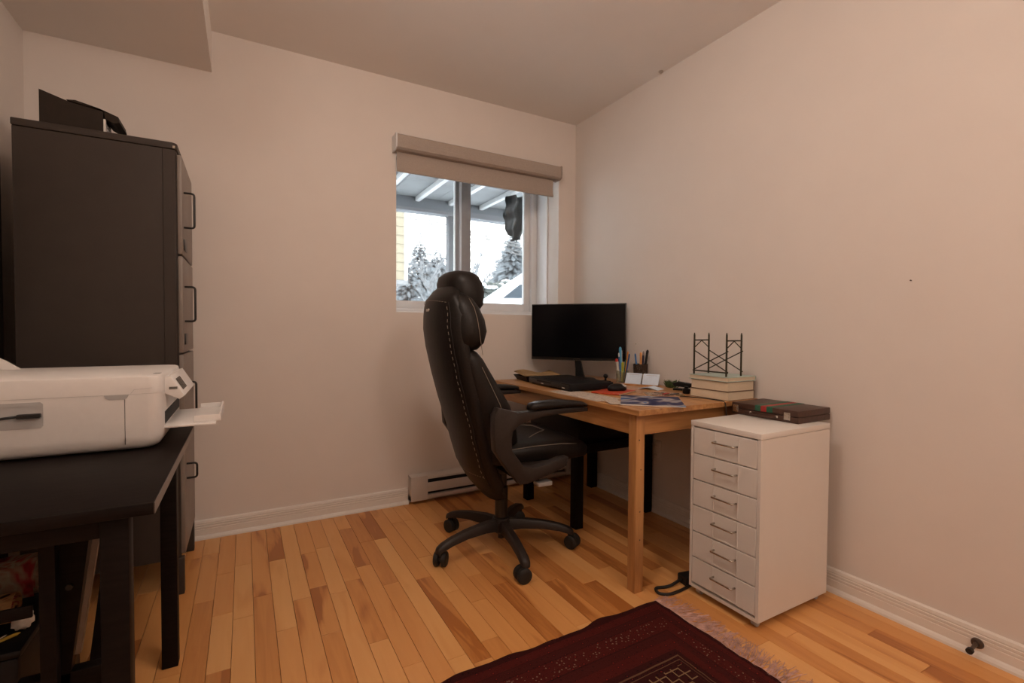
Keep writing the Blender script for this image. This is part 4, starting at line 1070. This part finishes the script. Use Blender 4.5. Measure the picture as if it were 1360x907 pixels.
conifer('snowy conifer behind the left window pane centre', 11.94, 32.5, .95, 6.5, 1.9, 2)
conifer('low snowy conifer at the left behind the house', 6.1, 20, .95, 3.0, 1.05, 4)
conifer('large snowy conifer behind the right window pane', 13.95, 25, .95, 6.3, 2.0, 3, 44)
conifer('low snowy conifer beside the window post', 16.3, 40.5, .95, 6.3, 2.1, 6)
# bare trees
def bare(label, x, y, h, seed):
    rn = random.Random(seed)
    t = thing('bare_tree', label, 'tree', (x, y, .95), 0, 'snowy trees across the yard')
    bt_ = new(); bb_ = new()
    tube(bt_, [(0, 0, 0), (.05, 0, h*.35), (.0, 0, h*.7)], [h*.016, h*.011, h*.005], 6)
    def grow(p, d, L, r, lev):
        q = p+d*L; tube(bb_, [p, (p+q)/2+Vector((rn.uniform(-1, 1), rn.uniform(-1, 1), 0))*L*.06, q], [r, r*.8, r*.55], 4, cap=False)
        if lev == 0: return
        for _ in range(3 if lev > 1 else 4):
            dd = (d + Vector((rn.uniform(-1, 1), rn.uniform(-1, 1), rn.uniform(-.1, .7)))*.55).normalized()
            grow(p+d*L*rn.uniform(.45, 1), dd, L*rn.uniform(.5, .75), r*.6, lev-1)
    for k in range(9):
        f = .2+.5*k/8; a = rn.random()*6.28
        grow(Vector((.03, 0, h*f)), Vector((cos(a)*.6, sin(a)*.6, 1)).normalized(), h*.26, h*.011, 3)
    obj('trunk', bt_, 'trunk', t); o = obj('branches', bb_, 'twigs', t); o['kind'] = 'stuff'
bare('bare haze-tinted frosted tree just right of the window post', 11.15, 24, 4.6, 1)
bare('bare haze-tinted frosted tree left of the large conifer', 9.84, 20.8, 3.2, 2)
bare('small bare haze-tinted frosted tree between the others', 14.9, 35, 4.6, 3)
bare('bare haze-tinted frosted tree right of the house corner', 5.8, 16.5, 2.6, 5)
# snowy hedge
hd = thing('snowy_hedge', 'dark hedge capped with snow beyond the parked car', 'hedge', (0, 12, .95))
bm = new(); bs = new(); rn = random.Random(9)
for k in range(600):
    u = rn.random(); xx = 5.0+4.0*u; top_ = 1.24+.46*u
    z = top_*rn.random()**.6; mt_ = Matrix.Translation((xx, rn.uniform(-.3, .3), z)) @ Matrix.Diagonal((.13, .13, .10, 1)) @ Matrix.Rotation(rn.random()*3, 4, 'X')
    bmesh.ops.create_icosphere(bm, subdivisions=1, radius=1, matrix=mt_)
    if rn.random() < .22:
        mt_ = Matrix.Translation((xx, rn.uniform(-.35, .1), z+.09)) @ Matrix.Diagonal((.14, .12, .05, 1))
        bmesh.ops.create_icosphere(bs, subdivisions=1, radius=1, matrix=mt_)
o = obj('foliage', bm, 'hedge', hd); o['kind'] = 'stuff'
o = obj('snow_cap', bs, 'snow', hd, smooth=True); o['kind'] = 'stuff'
# parked car under snow (windscreen slope rising to the right)
cr_ = thing('snowy_car', 'parked car buried in snow with one dark side window showing', 'car', (4.396, 7.91, .95), rad(-29))
bm = new(); prism(bm, [(-1.5, .1), (-1.5, .50), (-1.1, .58), (-.57, .65), (-.18, .92), (.17, 1.15), (.6, 1.24), (1.6, 1.24), (2.4, 1.15), (2.9, .8), (3.0, .1)], 0, 1.6, 'y', .03); obj('snow_covered_body', bm, 'snow', cr_, auto=50)
bm = new(); prism(bm, [(-.19, .69), (.14, .955), (.6, 1.02), (.6, .69)], -.012, .02, 'y', .004); obj('side_window', bm, 'carglass', cr_)
for xx in (-.9, 2.2):
    bm = new(); tube(bm, [(xx, -.03, .30), (xx, .15, .30)], .30, 24); obj('wheel', bm, 'rubber', cr_, auto=40)
# overhead wires between two utility poles
WZ = ((5.72, 3.96), (5.60, 3.84), (5.42, 3.66), (5.30, 3.54))
for px_, j, lb in ((3.5, 0, 'wooden utility pole at the house end of the overhead wires'), (16.5, 1, 'wooden utility pole at the far end of the overhead wires')):
    up_ = thing('utility_pole', lb, 'pole', (px_, 18.12, .95), 0, 'utility poles')
    obj('pole', tube(new(), [(0, 0, 0), (0, 0, WZ[0][j]-.95+.5)], [.13, .09], 12), 'trunk', up_)
    for i in range(4):
        obj('insulator', tube(new(), [(0, -.08, WZ[i][j]-.95), (0, -.125, WZ[i][j]-.95)], .03, 10), 'deckjoist', up_)
for i, (za, zb) in enumerate(WZ):
    pts = []
    for k in range(13):
        u = k/12; pts.append((3.5+13*u, 17.965, za+(zb-za)*u - .12*(1-(2*u-1)**2)))
    tag(obj('overhead_wire', tube(new(), pts, 0.034 if i < 2 else .026, 6), 'wire', None), ('topmost', 'second from the top', 'third from the top', 'lowest')[i]+' of the four overhead wires crossing the sky', 'wire', 'overhead wires')
